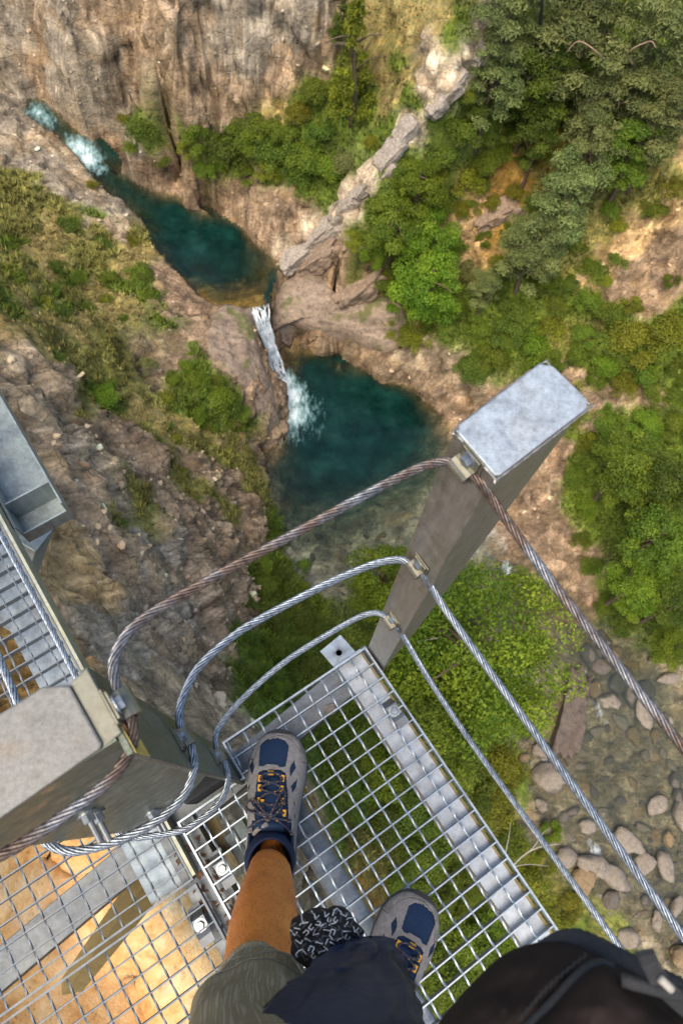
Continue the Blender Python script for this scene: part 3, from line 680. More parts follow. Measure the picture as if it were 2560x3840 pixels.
# ------------------------------------------------------------------ metalwork of the walkway
def galv(name, base, metal=.75, rough=.42, stain=(.30, .22, .12), stain_amt=.25, scale=1.0):
    m, nt, b = newmat(name); L = nt.links
    v = texco(nt)
    vo = N(nt, 'ShaderNodeTexVoronoi'); vo.inputs['Scale'].default_value = 320 * scale; L.new(v, vo.inputs['Vector'])
    n1 = noise(nt, 22 * scale, 6, .65, v); n2 = noise(nt, 140 * scale, 4, .6, v); n3 = noise(nt, 7 * scale, 7, .6, v)
    r = ramp(nt, [(.25, tuple(c * .62 for c in base)), (.5, base), (.75, tuple(min(1, c * 1.25) for c in base))], n1)
    sp = N(nt, 'ShaderNodeSeparateColor'); L.new(vo.outputs['Color'], sp.inputs[0])
    spang = ramp(nt, [(0, (.92, .92, .92)), (1, (1.07, 1.07, 1.07))], sp.outputs[0])
    c = mixc(nt, r.outputs[0], spang.outputs[0], 1, 'MULTIPLY')
    st = ramp(nt, [(.52, (0, 0, 0)), (.75, (stain_amt,) * 3)], n3)
    c = mixc(nt, c, stain, st.outputs[0])
    spk = ramp(nt, [(.0, (.3, .28, .26)), (.30, (.55, .54, .52)), (.37, (1, 1, 1))], n2)
    mpd = N(nt, 'ShaderNodeMapping'); L.new(v, mpd.inputs[0]); mpd.inputs['Scale'].default_value = (1, 1, .12)
    drip = ramp(nt, [(.35, (.72, .70, .66)), (.55, (1, 1, 1)), (.75, (1.14, 1.15, 1.16))], noise(nt, 60 * scale, 6, .7, mpd.outputs[0]))
    c = mixc(nt, c, drip.outputs[0], .8, 'MULTIPLY')
    c = mixc(nt, c, spk.outputs[0], .7, 'MULTIPLY')
    L.new(c, b.inputs['Base Color'])
    b.inputs['Metallic'].default_value = metal
    rr = ramp(nt, [(.3, (rough - .12,) * 3), (.7, (rough + .15,) * 3)], n1); L.new(rr.outputs[0], b.inputs['Roughness'])
    bump(nt, b, n2, .12, .0008)
    return m
GALV = galv('galvanised_steel', (.35, .40, .44), .7, .42)
GALV_CAP = galv('weathered_zinc_cap', (.37, .41, .44), .3, .5, (.36, .31, .23), .3, 3.)
GALV_OLD = galv('dull_green_grey_zinc', (.125, .142, .105), .45, .36, (.22, .21, .14), .4, 2.5)
GALV_POST = galv('post_zinc', (.29, .27, .235), .6, .36, (.20, .16, .10), .25, 2.)
BEAM = galv('beam_zinc_grey', (.19, .205, .215), .5, .5, (.2, .16, .11), .5)
OLIVE = galv('olive_stained_steel', (.24, .175, .065), .2, .5, (.2, .14, .05), .4)
CLAMPM = galv('clamp_zinc', (.21, .195, .14), .6, .4, (.28, .18, .08), .4)
RUST = simple('rusty_dirt', (.16, .07, .03), .9, 0, .5, 60, .5)
DARKR = simple('black_rubber', (.012, .012, .012), .7, 0, .3, 80)
CREAM = simple('yellowed_paint', (.60, .43, .10), .6, 0, .35, 40)
BOLTM = galv('bright_zinc_bolt', (.30, .32, .33), .8, .4, (.3, .2, .1), .2)
def cable_mat(name, rust):
    m, nt, b = newmat(name); L = nt.links
    v = texco(nt)
    n = noise(nt, 9, 6, .7, v); n2 = noise(nt, 160, 3, .6, v)
    bright = ramp(nt, [(.3, (.16, .185, .21)), (.7, (.44, .48, .52))], n2)
    if rust:
        rc = ramp(nt, [(.3, (.055, .036, .026)), (.7, (.17, .105, .068))], n2)
        k = ramp(nt, [(.33, (.1,) * 3), (.52, (.95,) * 3)], n)
        L.new(mixc(nt, bright.outputs[0], rc.outputs[0], k.outputs[0]), b.inputs['Base Color'])
        mt = ramp(nt, [(0, (.9,) * 3), (1, (.35,) * 3)], k.outputs[0]); L.new(mt.outputs[0], b.inputs['Metallic'])
    else:
        L.new(bright.outputs[0], b.inputs['Base Color']); b.inputs['Metallic'].default_value = .75
    b.inputs['Roughness'].default_value = .36
    return m
CAB_R = cable_mat('rust_browned_wire_rope', True); CAB_S = cable_mat('bright_wire_rope', False)

PU, PV = .03406, .0370
def grating(label, u0, u1, v0, v1, bu, rv, notch=None, group=None, mat=GALV, z=0., edge_plate=None, width=.0027):
    t = thing('floor_grating', P((u0 + u1) / 2, (v0 + v1) / 2, z), label, 'metal grating', group)
    mb = MB()
    for u in bu:
        a, c = v0, v1
        if notch and u < notch[0]: c = notch[1]
        mb.ubox(u - width / 2, u + width / 2, a, c, z - .020, z - .0005)
    mb.build('bearing_bars', mat, t)
    mr = MB()
    for v in rv:
        a, c = u0, u1
        if notch and v > notch[1]: a = notch[0]
        n = int((c - a) / .006)
        path = np.array([P(a + (c - a) * i / n, v, z - .0022) for i in range(n + 1)])
        # twisted square rod
        T, Nn, B = frames(path); rings = []
        for i, q in enumerate(path):
            ph = i * .28
            rings.append([q + .0023 * (math.cos(ph + k * math.pi / 2) * Nn[i] + math.sin(ph + k * math.pi / 2) * B[i]) for k in range(4)])
        mr.loft(rings)
    mr.build('cross_rods', mat, t)
    mf = MB(); w = .0040
    mf.ubox(u0 - w, u0, v0 - w, (notch[1] if notch else v1) + w, z - .022, z + .0008)
    mf.ubox(u1, u1 + w, v0 - w, v1 + w, z - .022, z + .0008)
    mf.ubox(u0, u1, v0 - w, v0, z - .022, z + .0008)
    if notch:
        mf.ubox(u0, notch[0] - w, notch[1], notch[1] + w, z - .022, z + .0008)
        mf.ubox(notch[0] - w, notch[0], notch[1], v1 + w, z - .022, z + .0008)
        mf.ubox(notch[0], u1, v1, v1 + w, z - .022, z + .0008)
    else: mf.ubox(u0, u1, v1, v1 + w, z - .022, z + .0008)
    mf.build('frame', mat, t)
    return t
gA = grating('bright galvanised grating panel the hiker stands on, its corner beside the tall right-hand post', 0, 34 * PU, 0, 13 * PV, [k * PU for k in range(1, 34)], [k * PV for k in range(1, 13)], notch=(.078, .337))
MG = galv('walkway_grating_zinc', (.165, .185, .20), .4, .56)
gB = grating('greyer walkway grating under the left post, reaching up the left edge of the picture', -46 * .0341 + .167, .172, .512, 1.40, [.150 - k * .0341 for k in range(46)], [.540 + k * PV for k in range(23)], group=None, mat=MG, z=-.006)
gC = grating('second walkway grating at the bottom left, above the orange rock', .188, 1.30, .512, 1.40, [.222 + k * .0341 for k in range(31)], [.548 + k * PV for k in range(23)], mat=MG, z=-.006)

def clip(parent_name, u, v, lab, grating_z=0., turn=0.):
    """saddle clip that holds a panel down: bent plate and a hexagon bolt"""
    t = thing('grating_clip', P(u, v, grating_z), lab, 'clip')
    mb = MB(); z = grating_z
    hw = .0125
    prof = [(-.034, -.030), (-.034, -.026), (-.020, -.024), (-.012, -.008), (.012, -.008), (.020, .0015), (.034, .0025), (.034, .0052), (.019, .0045), (.010, -.004), (-.013, -.004), (-.022, -.020)]
    poly = [P(u + a, v - hw, z + b) for a, b in prof]
    mb.prism(poly, P(u, v + hw, 0) - P(u, v - hw, 0))
    fo = mb.build('saddle_plate', BEAM, t); fix_normals(fo.data)
    MB().hexbolt(P(u, v, z - .005), (0, 0, 1), .0078, .0085).build('bolt', BOLTM, t)
    return t
clip('a', .136, .021, 'bolted saddle clip on the bright right edge beam of the grating, near the right post')
clip('b', .190, .455, 'bolted grey saddle clip beside the bare lower leg, just below the shoe heel', -.004)
clip('c', .248, .535, 'bolted grey saddle clip at the lower left, above the edge of the orange rock', -.004)

def channel(name, label, a, b, width, depth, mat, z_top, flange=.004, cat='steel beam', side_lip=True):
    """open-bottomed channel lying under the floor from a to b (platform coordinates)"""
    a = np.array(a); b = np.array(b); d = (b - a) / np.linalg.norm(b - a); n = np.array([-d[1], d[0]])
    t = thing(name, P(*(a + b) / 2, z_top), label, cat)
    def strip(off0, off1, z0, z1):
        mb = MB()
        p = [a + n * off0, b + n * off0, b + n * off1, a + n * off1]
        mb.prism([P(*q, z0) for q in p], (0, 0, z1 - z0)); return mb
    o = strip(-width / 2, width / 2, z_top - flange, z_top).build('top_plate', mat, t, bevel=.0012)
    strip(-width / 2, -width / 2 + flange, z_top - depth, z_top - flange - .0002).build('side_plate', mat, t)
    strip(width / 2 - flange, width / 2, z_top - depth, z_top - flange - .0002).build('side_plate', mat, t)
    return t
channel('edge_beam', 'bright zinc channel carrying the right edge of the grating', (-.01, .034), (1.2, .034), .062, .075, galv('edge_beam_zinc', (.45, .485, .52), .4, .45, (.25, .2, .14), .35, .5), -.024)
_eb = [o for o in bpy.data.objects if o.name == 'edge_beam'][0]
MB().ubox(-.005, 1.2, .0045, .0085, -.0239, -.0205).build('golden_edge_strip', simple('dull_golden_strip', (.26, .185, .07), .6, 0, .3, 60), _eb)
channel('bracket_beam', 'pale steel bracket beam running under the toe of the front shoe to the left post', (.017, -.02), (.133, 1.15), .066, .06, BEAM, -.062)
channel('seam_beam', 'dirty grey support beam under the seam between the two gratings', (.075, .497), (1.3, .497), .075, .07, BEAM, -.040)
# tube under the middle
t = thing('round_edged_tube', P(.5, .29, -.05), 'bluish box tube with rounded edges running under the middle of the grating', 'steel tube')
mb = MB(); prof = []
for k in range(20):
    a = 2 * math.pi * k / 20; c, s_ = math.cos(a), math.sin(a)
    prof.append((.292 + .027 * math.copysign(abs(c) ** .45, c), -.062 + .027 * math.copysign(abs(s_) ** .45, s_)))
mb.loft([[P(.10, v, z) for v, z in prof], [P(1.25, v, z) for v, z in prof]])
fo = mb.build('tube_wall', galv('blue_zinc', (.36, .41, .46), .5, .42), t, True)
# fixing tab with hole
t = thing('fixing_tab', P(-.028, .043, -.036), 'small square zinc tab with a round hole beside the foot of the right post', 'bracket')
c = np.array([-.0285, .0445]); e1 = np.array([-.030, .004]); e2 = np.array([-.003, -.0285])
mb = MB(); outer = []; inner = []
for k in range(24):
    a = 2 * math.pi * k / 24; cs, sn = math.cos(a), math.sin(a); m_ = max(abs(cs), abs(sn))
    outer.append(c + e1 * .92 * cs / m_ + e2 * .98 * sn / m_); inner.append(c + np.array([cs, sn]) * .0062)
zt, zb = -.034, -.038
mb.loft([[P(*q, zb) for q in inner], [P(*q, zb) for q in outer], [P(*q, zt) for q in outer], [P(*q, zt) for q in inner], [P(*q, zb) for q in inner]], caps=False)
fo = mb.build('plate', GALV, t); fix_normals(fo.data)
# little stone on the bracket
def rock_mesh(r, seed, n=3, sq=(1, 1, 1), rough=.28):
    bm = bmesh.new(); bmesh.ops.create_icosphere(bm, subdivisions=n, radius=1)
    V = np.array([v.co[:] for v in bm.verts])
    o = seed * 7.3
    d = 1 + rough * fbm(V[:, 0] * .9 + o, V[:, 1] * .9, V[:, 2] * .9, 4) + .10 * ridge(V[:, 0] * 1.4 + o, V[:, 1] * 1.4, V[:, 2] * 1.4, 3)
    # planar facets
    rs = np.random.RandomState(seed)
    for _ in range(5):
        nrm = rs.randn(3); nrm /= np.linalg.norm(nrm); h = rs.uniform(.62, .9)
        dot = (V * d[:, None]) @ nrm
        d = np.where(dot > h, d * (1 - .8 * (dot - h) / np.maximum(dot, 1e-3)), d)
    V = V * d[:, None] * np.array(sq) * r
    for v, q in zip(bm.verts, V): v.co = q
    for f in bm.faces: f.smooth = True
    me = bpy.data.meshes.new('rock'); bm.to_mesh(me); bm.free()
    return me
def place_mesh(name, me, loc, label, cat, group=None, rot=None, scale=1., mat=None):
    o = bpy.data.objects.new(name, me); COL.objects.link(o)
    o.location = loc; o.rotation_euler = rot or (0, 0, 0); o.scale = (scale,) * 3 if np.isscalar(scale) else scale
    if mat and not me.materials: me.materials.append(mat)
    return tag(o, label, cat, group)
STONE = simple('grey_brown_stone', (.30, .25, .20), .85, 0, .4, 50, .5, .004)
place_mesh('pebble', rock_mesh(.017, 3, 3, (1, .65, .5)), P(.058, .122, -.054), 'small grey stone lying on the pale beam between shoe and right post', 'stone', mat=STONE)

# ---- posts
def ring_uv(pts_, z): return [P(u, v, z) for u, v in pts_]
def plate(mb, poly3, ext): mb.prism(poly3, ext); return mb
tR = thing('railing_post', P(.03, -.03, 0), 'tall tapered zinc post with clean pale cap at the bright grating corner', 'post')
mb = MB(); levels = [(-.16, .012), (.02, .014), (.13, .036), (.235, .052), (.95, .109)]
rings = []
for z, d in levels:
    rings.append([P(-.001, -.0085, z), P(.0535, -.0095, z), P(.0535 - .010 * (d / .12), -.010 - d, z), P(-.001 - .010 * (d / .12), -.0085 - d * .92, z)])
mb.loft(rings); fo = mb.build('column', GALV_POST, tR, bevel=.0015)
cap = [(.004, -.0065), (.053, -.0085), (.0555, -.013), (.0465, -.119), (.040, -.1255), (-.004, -.1215), (-.012, -.113), (-.0015, -.013)]
mb = MB(); mb.prism([P(u, v, .9505) for u, v in cap], (0, 0, .0042)); mb.build('cap_plate', GALV_CAP, tR, bevel=.0018)
# weld bead round the cap
mb = MB(); loop = [P(u + .0006 * (u - .024) * 20, v - .0006, .9495 + .0006 * math.sin(i * 9)) for i, (u, v) in enumerate(cap + cap[:1])]
dense = spline(loop, .004); mb.tube(dense, .0016 + .0006 * np.sin(np.arange(len(dense)) * 2.1), 6); mb.build('weld_bead', GALV_POST, tR, True)
tL = thing('railing_post', P(.04, .40, 0), 'broad zinc post at the left with a worn blotchy cap close to the camera', 'post')
mb = MB(); mb.ubox(.008, .082, .3465, .3525, -.10, .9455); mb.build('clamp_plate', GALV_OLD, tL, bevel=.001)
mb = MB()
mb.prism([P(.064, v, z) for v, z in ((.3527, .949), (.492, .949), (.502, .20), (.485, .10), (.3527, .40))], P(.0685, 0, 0) - P(.064, 0, 0)); mb.build('side_web', GALV_OLD, tL)
mb = MB(); mb.prism([P(.012, v, z) for v, z in ((.3527, .949), (.492, .949), (.502, .20), (.49, -.04), (.3527, -.04))], P(.0165, 0, 0) - P(.012, 0, 0)); mb.build('side_web', BEAM, tL)
mb = MB(); mb.prism([P(.0167, v, z) for v, z in ((.488, .949), (.492, .949), (.502, .20), (.498, .20))], P(.0638, 0, 0) - P(.0167, 0, 0)); mb.build('back_plate', GALV_OLD, tL)
capL = [(.016, .3625), (.0655, .3615), (.068, .364), (.0735, .496), (.010, .499), (.006, .379)]
mb = MB(); mb.prism([P(u, v, .9505) for u, v in capL], (0, 0, .0042)); mb.build('cap_plate', galv('blotchy_cap', (.215, .205, .18), .25, .5, (.24, .165, .08), .7, 3.5), tL, bevel=.0018)
mb = MB(); mb.prism([P(u, v, .9458) for u, v in ((.010, .3470), (.0655, .3470), (.0675, .3622), (.014, .3625))], (0, 0, .0045)); mb.build('top_lip', CREAM if 0 else galv('cream_lip', (.25, .235, .17), .3, .5, (.45, .32, .08), .6), tL, bevel=.001)
mb = MB()
mb.prism([P(u, .3458, z) for u, z in ((.030, .922), (.040, .944), (.0825, .944), (.0825, .893), (.070, .893))], P(0, .3464, 0) - P(0, .3458, 0)); 
mb.build('yellow_tape', CREAM, tL)
mb = MB(); mb.ubox(.014, .062, .36, .45, -.10, .06); mb.build('rubber_block', DARKR, tL, bevel=.006)
for i, (v, z) in enumerate(((.445, .729), (.447, .687), (.451, .388), (.451, .350))):
    mb = MB(); c = P(.0685, v, z); d = P(1, 0, 0) - P(0, 0, 0)
    mb.hexbolt(c, d, .0065, .010)
    mb.tube([c + d * .004, c + d * .031], .0031, 10)
    mb.build('stud_bolt', BOLTM, tL)
def clamp(parent, u, v, z, nv, s=1.):
    """backing plate, folded saddle over the rope, bolt; nv = +1/-1 side of the plate the rope is on"""
    mb = MB(); f = nv
    mb.ubox(u - .012 * s, u + .012 * s, *sorted((v, v + f * .002)), z - .004 * s, z + .020 * s)
    hw = .0095 * s; prof = []
    for k in range(9):
        a = math.pi * k / 8; prof.append((f * (.004 + .0105 * math.sin(a)) * s, -.0078 * math.cos(a) * s))
    inn = [(a * .72, b * .80) for a, b in prof]
    poly = [P(u - hw, v + a, z - b) for a, b in prof] + [P(u - hw, v + a, z - b) for a, b in inn[::-1]]
    mb.prism(poly, P(u + hw, 0, 0) - P(u - hw, 0, 0))
    mb.ubox(u - hw, u + hw, *sorted((v + f * .002, v + f * .0045)), z + .0062 * s, z + .019 * s)
    mb.ubox(u - hw, u + hw, *sorted((v + f * .002, v + f * .0045)), z - .014 * s, z - .0062 * s)
    o = mb.build('rope_clamp', CLAMPM, parent, bevel=.0006); fix_normals(o.data)
    b = MB().hexbolt(P(u, v + f * .0045, z + .0125 * s), P(0, f, 0) - P(0, 0, 0), .0046 * s, .0055 * s)
    bo = b.build('bolt', BOLTM, o)
for z, s in ((.930, 1.2), (.632, 1.15), (.338, 1.15)): clamp(tR, .027, -.0085, z, 1, s)
for z, s in ((.934, 1.2), (.640, 1.15), (.292, 1.15)): clamp(tL, .046, .3463, z, -1, s)
mb = MB(); mb.tube([P(.036, .3462, .946), P(.036, .3437, .946)], .006, 12); mb.tube([P(.060, .3462, .937), P(.060, .3437, .937)], .006, 12); mb.build('rust_spots', RUST, tL)

# ---- wire ropes
def rope(label, pts_, R, mat, group=None):
    path = spline([P(*q) for q in pts_], .0045)
    T, Nn, B = frames(path)
    L_ = np.r_[0, np.cumsum(np.linalg.norm(np.diff(path, axis=0), axis=1))]
    mb = MB(); ns = 7; pitch = R * 14
    rs_ = R * .345
    for k in range(ns):
        ph = 2 * math.pi * (k / ns + L_ / pitch)
        c = path + (R - rs_) * (np.cos(ph)[:, None] * Nn + np.sin(ph)[:, None] * B)
        T2, N2, B2 = frames(c)
        rings = []
        for i in range(len(c)):
            # strand cross-section fluted by its wires, laid the other way
            ring = []
            for j in range(7):
                a = 2 * math.pi * j / 7 + 1.9 * ph[i]
                rr = rs_ * (1.0 if j % 2 else .86)
                ring.append(c[i] + rr * (math.cos(a) * N2[i] + math.sin(a) * B2[i]))
            rings.append(ring)
        mb.loft(rings)
    o = mb.build('wire_rope', mat, None, True, origin=path[0])
    return tag(o, label, 'cable', group)
rope('rust-brown top wire rope of the railing, looping between the two posts', [(-1.3, .50, .93), (-.3, .515, .935), (-.05, .54, .935), (.03, .548, .935), (.075, .522, .935), (.090, .455, .936), (.091, .40, .938), (.087, .368, .938), (.076, .348, .936), (.060, .3395, .935), (.046, .3385, .934), (.030, .3375, .933), (.012, .331, .932), (-.002, .313, .931), (-.0075, .285, .928), (-.0075, .228, .924), (-.0035, .146, .924), (.001, .066, .926), (.007, .023, .929), (.016, .004, .930), (.027, -.0015, .930), (.045, -.006, .928), (.071, -.011, .914), (.122, -.0115, .907), (.2, -.0115, .904), (.6, -.0115, .905), (1.3, -.0115, .905)], .0047, CAB_R)
rope('bright middle wire rope of the railing', [(-1.4, .47, .62), (-.2, .474, .635), (-.05, .50, .64), (.03, .52, .64), (.075, .503, .64), (.097, .458, .640), (.105, .412, .640), (.100, .373, .640), (.083, .349, .640), (.064, .339, .640), (.046, .3375, .640), (.028, .3355, .640), (.008, .322, .639), (-.014, .288, .638), (-.024, .24, .637), (-.0245, .195, .636), (-.0175, .105, .635), (-.008, .045, .634), (.004, .012, .633), (.016, .001, .632), (.027, -.002, .632), (.040, -.007, .622), (.06, -.0115, .604), (.125, -.0115, .596), (.4, -.0115, .593), (1.3, -.0115, .59)], .0053, CAB_S)
rope('bright lowest wire rope of the railing', [(-1.4, .47, .31), (-.2, .465, .32), (-.05, .50, .30), (.03, .525, .30), (.07, .512, .30), (.095, .470, .30), (.110, .431, .30), (.108, .378, .297), (.088, .348, .294), (.066, .339, .292), (.046, .3375, .292), (.030, .3355, .294), (.012, .321, .298), (-.004, .275, .306), (-.015, .20, .318), (-.0165, .137, .326), (-.0105, .045, .334), (-.001, .012, .337), (.014, .0, .338), (.027, -.002, .338), (.040, -.007, .330), (.058, -.0115, .31), (.15, -.0115, .28), (.3, -.0115, .272), (.64, -.0115, .30), (1.3, -.0115, .32)], .0053, CAB_S)

# ---- brackets and braces on the cliff side
t = thing('edge_channel', P(-.5, .515, -.03), 'pale yellowish toe plate and channel along the right edge of the left walkway', 'steel beam')
mb = MB(); mb.ubox(-1.5, .17, .500, .5065, -.075, -.002); mb.build('toe_plate', galv('yellowed_zinc', (.36, .36, .27), .35, .5, (.45, .38, .14), .5), t)
mb = MB(); mb.ubox(-1.5, .17, .5067, .600, -.050, -.045); mb.build('bottom_flange', galv('blue_flange', (.25, .30, .34), .5, .45), t)
mb = MB(); mb.ubox(-1.5, .17, .5067, .519, -.0448, -.040); mb.build('yellow_strip', galv('yellow_strip_zinc', (.50, .42, .16), .3, .55, (.4, .3, .1), .5), t)
t = thing('open_girder', P(-.9, .45, -.1), 'open steel girder with a cross stiffener jutting past the left walkway', 'girder')
GREEN = galv('girder_zinc', (.29, .335, .335), .5, .45, (.28, .26, .2), .35)
mb = MB(); mb.ubox(-1.6, -.672, .384, .492, -.150, -.145); mb.build('bottom_plate', GREEN, t)
mb = MB(); mb.ubox(-1.6, -.668, .380, .3838, -.150, -.055); mb.ubox(-1.6, -.668, .4922, .496, -.150, -.055); mb.build('side_plate', GREEN, t)
mb = MB(); mb.ubox(-.740, -.736, .3841, .4918, -.1448, -.062); mb.build('stiffener', GREEN, t)
mb = MB(); mb.ubox(-.6718, -.668, .3841, .4918, -.150, -.10); mb.build('end_plate', GREEN, t)
# slanting tube below it
def square_tube(name, label, a, b, w, d, mat, rot=0.):
    a = np.array(a); b = np.array(b)
    T, Nn, B = frames(np.array([a, b]))
    n0, b0 = Nn[0] * math.cos(rot) + B[0] * math.sin(rot), -Nn[0] * math.sin(rot) + B[0] * math.cos(rot)
    t = thing(name, a, label, 'brace')
    def rect(c, k): return [c + n0 * w * .5 * k + b0 * d * .5 * k, c - n0 * w * .5 * k + b0 * d * .5 * k, c - n0 * w * .5 * k - b0 * d * .5 * k, c + n0 * w * .5 * k - b0 * d * .5 * k]
    mb = MB(); mb.loft([rect(a, .92), rect(a, 1), rect(b, 1), rect(b, .92)], caps=False)
    mb.add(rect(a, .92), [(0, 1, 2, 3)]); mb.add(rect(b, .92), [(0, 1, 2, 3)])
    o = mb.build('square_tube', mat, t, bevel=.003); fix_normals(o.data)
    return t
square_tube('diagonal_brace', 'blue-grey tube brace with a rusty cut end below the open girder', at(72, 1218, -.30), at(20, 1420, -1.6), .085, .085, galv('brace_blue', (.33, .40, .44), .5, .45), .5)
square_tube('diagonal_brace', 'olive-brown brace running from under the walkway down to the orange rock', at(402, 1948, -.14), at(166, 2262, -1.35), .066, .05, OLIVE, .6)
# odds and ends by the seam
t = thing('angle_offcut', P(.10, .43, -.1), 'short olive angle bar beside the seam of the gratings, left of the shoe', 'angle bar')
mb = MB(); mb.ubox(.055, .17, .432, .462, -.12, -.115); mb.ubox(.055, .17, .462, .466, -.12, -.075); mb.build('angle', OLIVE, t)
t = thing('cable_duct', P(.17, .41, -.1), 'dark green-grey box section end under the grating beside the shoe heel', 'box section')
mb = MB(); mb.ubox(.135, .235, .385, .408, -.13, -.075); mb.ubox(.142, .235, .409, .435, -.122, -.085); mb.build('box_wall', galv('dark_green_zinc', (.12, .15, .15), .4, .5), t, bevel=.002)
t = thing('rust_flakes', P(.16, .5, -.04), 'rusty dirt and dead leaves caught on the dirty support beam', 'debris')
mb = MB(); rs = np.random.RandomState(4)
for i in range(46):
    c = P(.11 + rs.rand() * .17, .47 + rs.rand() * .055, -.0385 + rs.rand() * .002)
    q = [c + np.array([math.cos(a), math.sin(a), 0]) * (.002 + .006 * rs.rand()) + np.array([0, 0, rs.rand() * .004]) for a in np.sort(rs.rand(5) * 6.28)]
    mb.prism(q, (0, 0, .001))
mb.build('flakes', RUST, t)
# ------------------------------------------------------------------ the hiker (legs and feet), what he wears and carries
def surface(name, G, mat, parent, closed=False, solid=0., sub=0, kind=None, uvs=(1, 1), caps=False):
    """G[nv][nu] grid of world points -> smooth mesh with a UV map"""
    G = np.asarray(G, float); nv, nu = G.shape[:2]
    off = LOC[parent.name] if parent is not None else G.reshape(-1, 3).mean(0)
    me = bpy.data.meshes.new(name); F = []; UV = []
    m = nu if closed else nu - 1
    for i in range(nv - 1):
        for k in range(m):
            k2 = (k + 1) % nu
            F.append((i * nu + k, i * nu + k2, (i + 1) * nu + k2, (i + 1) * nu + k))
            UV += [(k / m * uvs[0], i / (nv - 1) * uvs[1]), ((k + 1) / m * uvs[0], i / (nv - 1) * uvs[1]), ((k + 1) / m * uvs[0], (i + 1) / (nv - 1) * uvs[1]), (k / m * uvs[0], (i + 1) / (nv - 1) * uvs[1])]
    if caps: 
        F.append(tuple(range(nu))[::-1]); F.append(tuple((nv - 1) * nu + k for k in range(nu))); UV += [(0, 0)] * (2 * nu)
    me.from_pydata((G.reshape(-1, 3) - off).tolist(), [], F)
    uv = me.uv_layers.new(name='UVMap'); uv.data.foreach_set('uv', np.array(UV, np.float32).ravel())
    me.polygons.foreach_set('use_smooth', np.ones(len(F), bool))
    me.materials.append(mat); me.update()
    o = bpy.data.objects.new(name, me); COL.objects.link(o)
    if parent is not None: o.parent = parent
    else: o.location = off
    LOC[o.name] = off
    if solid:
        s_ = o.modifiers.new('solid', 'SOLIDIFY'); s_.thickness = solid; s_.offset = -1
    if sub:
        s_ = o.modifiers.new('sub', 'SUBSURF'); s_.levels = sub; s_.render_levels = sub
    return o
NAVY = simple('navy_mesh_fabric', (.007, .022, .055), .75, 0, .35, 420, .6, .0006, .3)
TAUPE = simple('taupe_suede', (.22, .195, .175), .9, 0, .22, 130, .5, .0006, .2)
BUMPER = simple('worn_toe_rubber', (.19, .170, .145), .7, 0, .35, 60, .4, .001, .3)
SOLE = simple('dark_outsole', (.05, .045, .04), .8, 0, .4, 90, .5, .001)
YEL = simple('yellow_lace_loop', (.62, .29, .01), .7, 0, .2, 900, .4, .0003)
LACE = newmat('speckled_navy_lace')[0]
def _lace():
    nt = LACE.node_tree; b = nt.nodes['Principled BSDF']; v = texco(nt)
    n = noise(nt, 330, 2, .5, v)
    r = ramp(nt, [(.60, (.022, .026, .045)), (.66, (.42, .20, .05))], n); nt.links.new(r.outputs[0], b.inputs['Base Color']); b.inputs['Roughness'].default_value = .8
_lace()
SOCKM = simple('navy_sock_knit', (.018, .026, .055), .9, 0, .3, 500, .6, .0006, .2)
def skin_mat():
    m, nt, b = newmat('tanned_skin'); L = nt.links; v = texco(nt)
    a = noise(nt, 14, 5, .6, v); f = noise(nt, 240, 4, .7, v)
    c = ramp(nt, [(.3, (.56, .155, .024)), (.55, (.74, .235, .038)), (.75, (.82, .30, .065))], a)
    pores = ramp(nt, [(.32, (.45, .38, .33)), (.46, (1, 1, 1)), (.7, (1.12, 1.12, 1.12))], f)
    L.new(mixc(nt, c.outputs[0], pores.outputs[0], .8, 'MULTIPLY'), b.inputs['Base Color'])
    b.inputs['Roughness'].default_value = .5; b.inputs['Subsurface Weight'].default_value = .12; b.inputs['Subsurface Radius'].default_value = (.010, .004, .002)
    bump(nt, b, f, .25, .0008)
    return m
SKIN = skin_mat()
def shorts_mat():
    m, nt, b = newmat('khaki_slub_cotton'); L = nt.links
    uv = nt.nodes.new('ShaderNodeTexCoord').outputs['UV']
    def st(sx, sy, sc, det=3):
        mp = N(nt, 'ShaderNodeMapping'); L.new(uv, mp.inputs[0]); mp.inputs['Scale'].default_value = (sx, sy, 1); return noise(nt, sc, det, .6, mp.outputs[0])
    s1 = st(60, 1.2, 3.0, 2); s2 = st(1, 26, 3.0, 3); s3 = st(150, 120, 2.0, 3)
    base = ramp(nt, [(.3, (.235, .185, .105)), (.7, (.285, .23, .135))], s2)
    pale = ramp(nt, [(.50, (0, 0, 0)), (.62, (.5, .5, .5))], s1)
    c = mixc(nt, base.outputs[0], (.48, .44, .33), pale.outputs[0])
    sh = ramp(nt, [(.3, (.86, .86, .86)), (.7, (1.1, 1.1, 1.1))], s3)
    L.new(mixc(nt, c, sh.outputs[0], 1, 'MULTIPLY'), b.inputs['Base Color']); b.inputs['Roughness'].default_value = .95; b.inputs['Specular IOR Level'].default_value = .15
    bump(nt, b, s1, .3, .001)
    return m
person = thing('person', at(620, 1985, 0), 'person in khaki shorts and hiking shoes standing on the grating, seen from above', 'person')

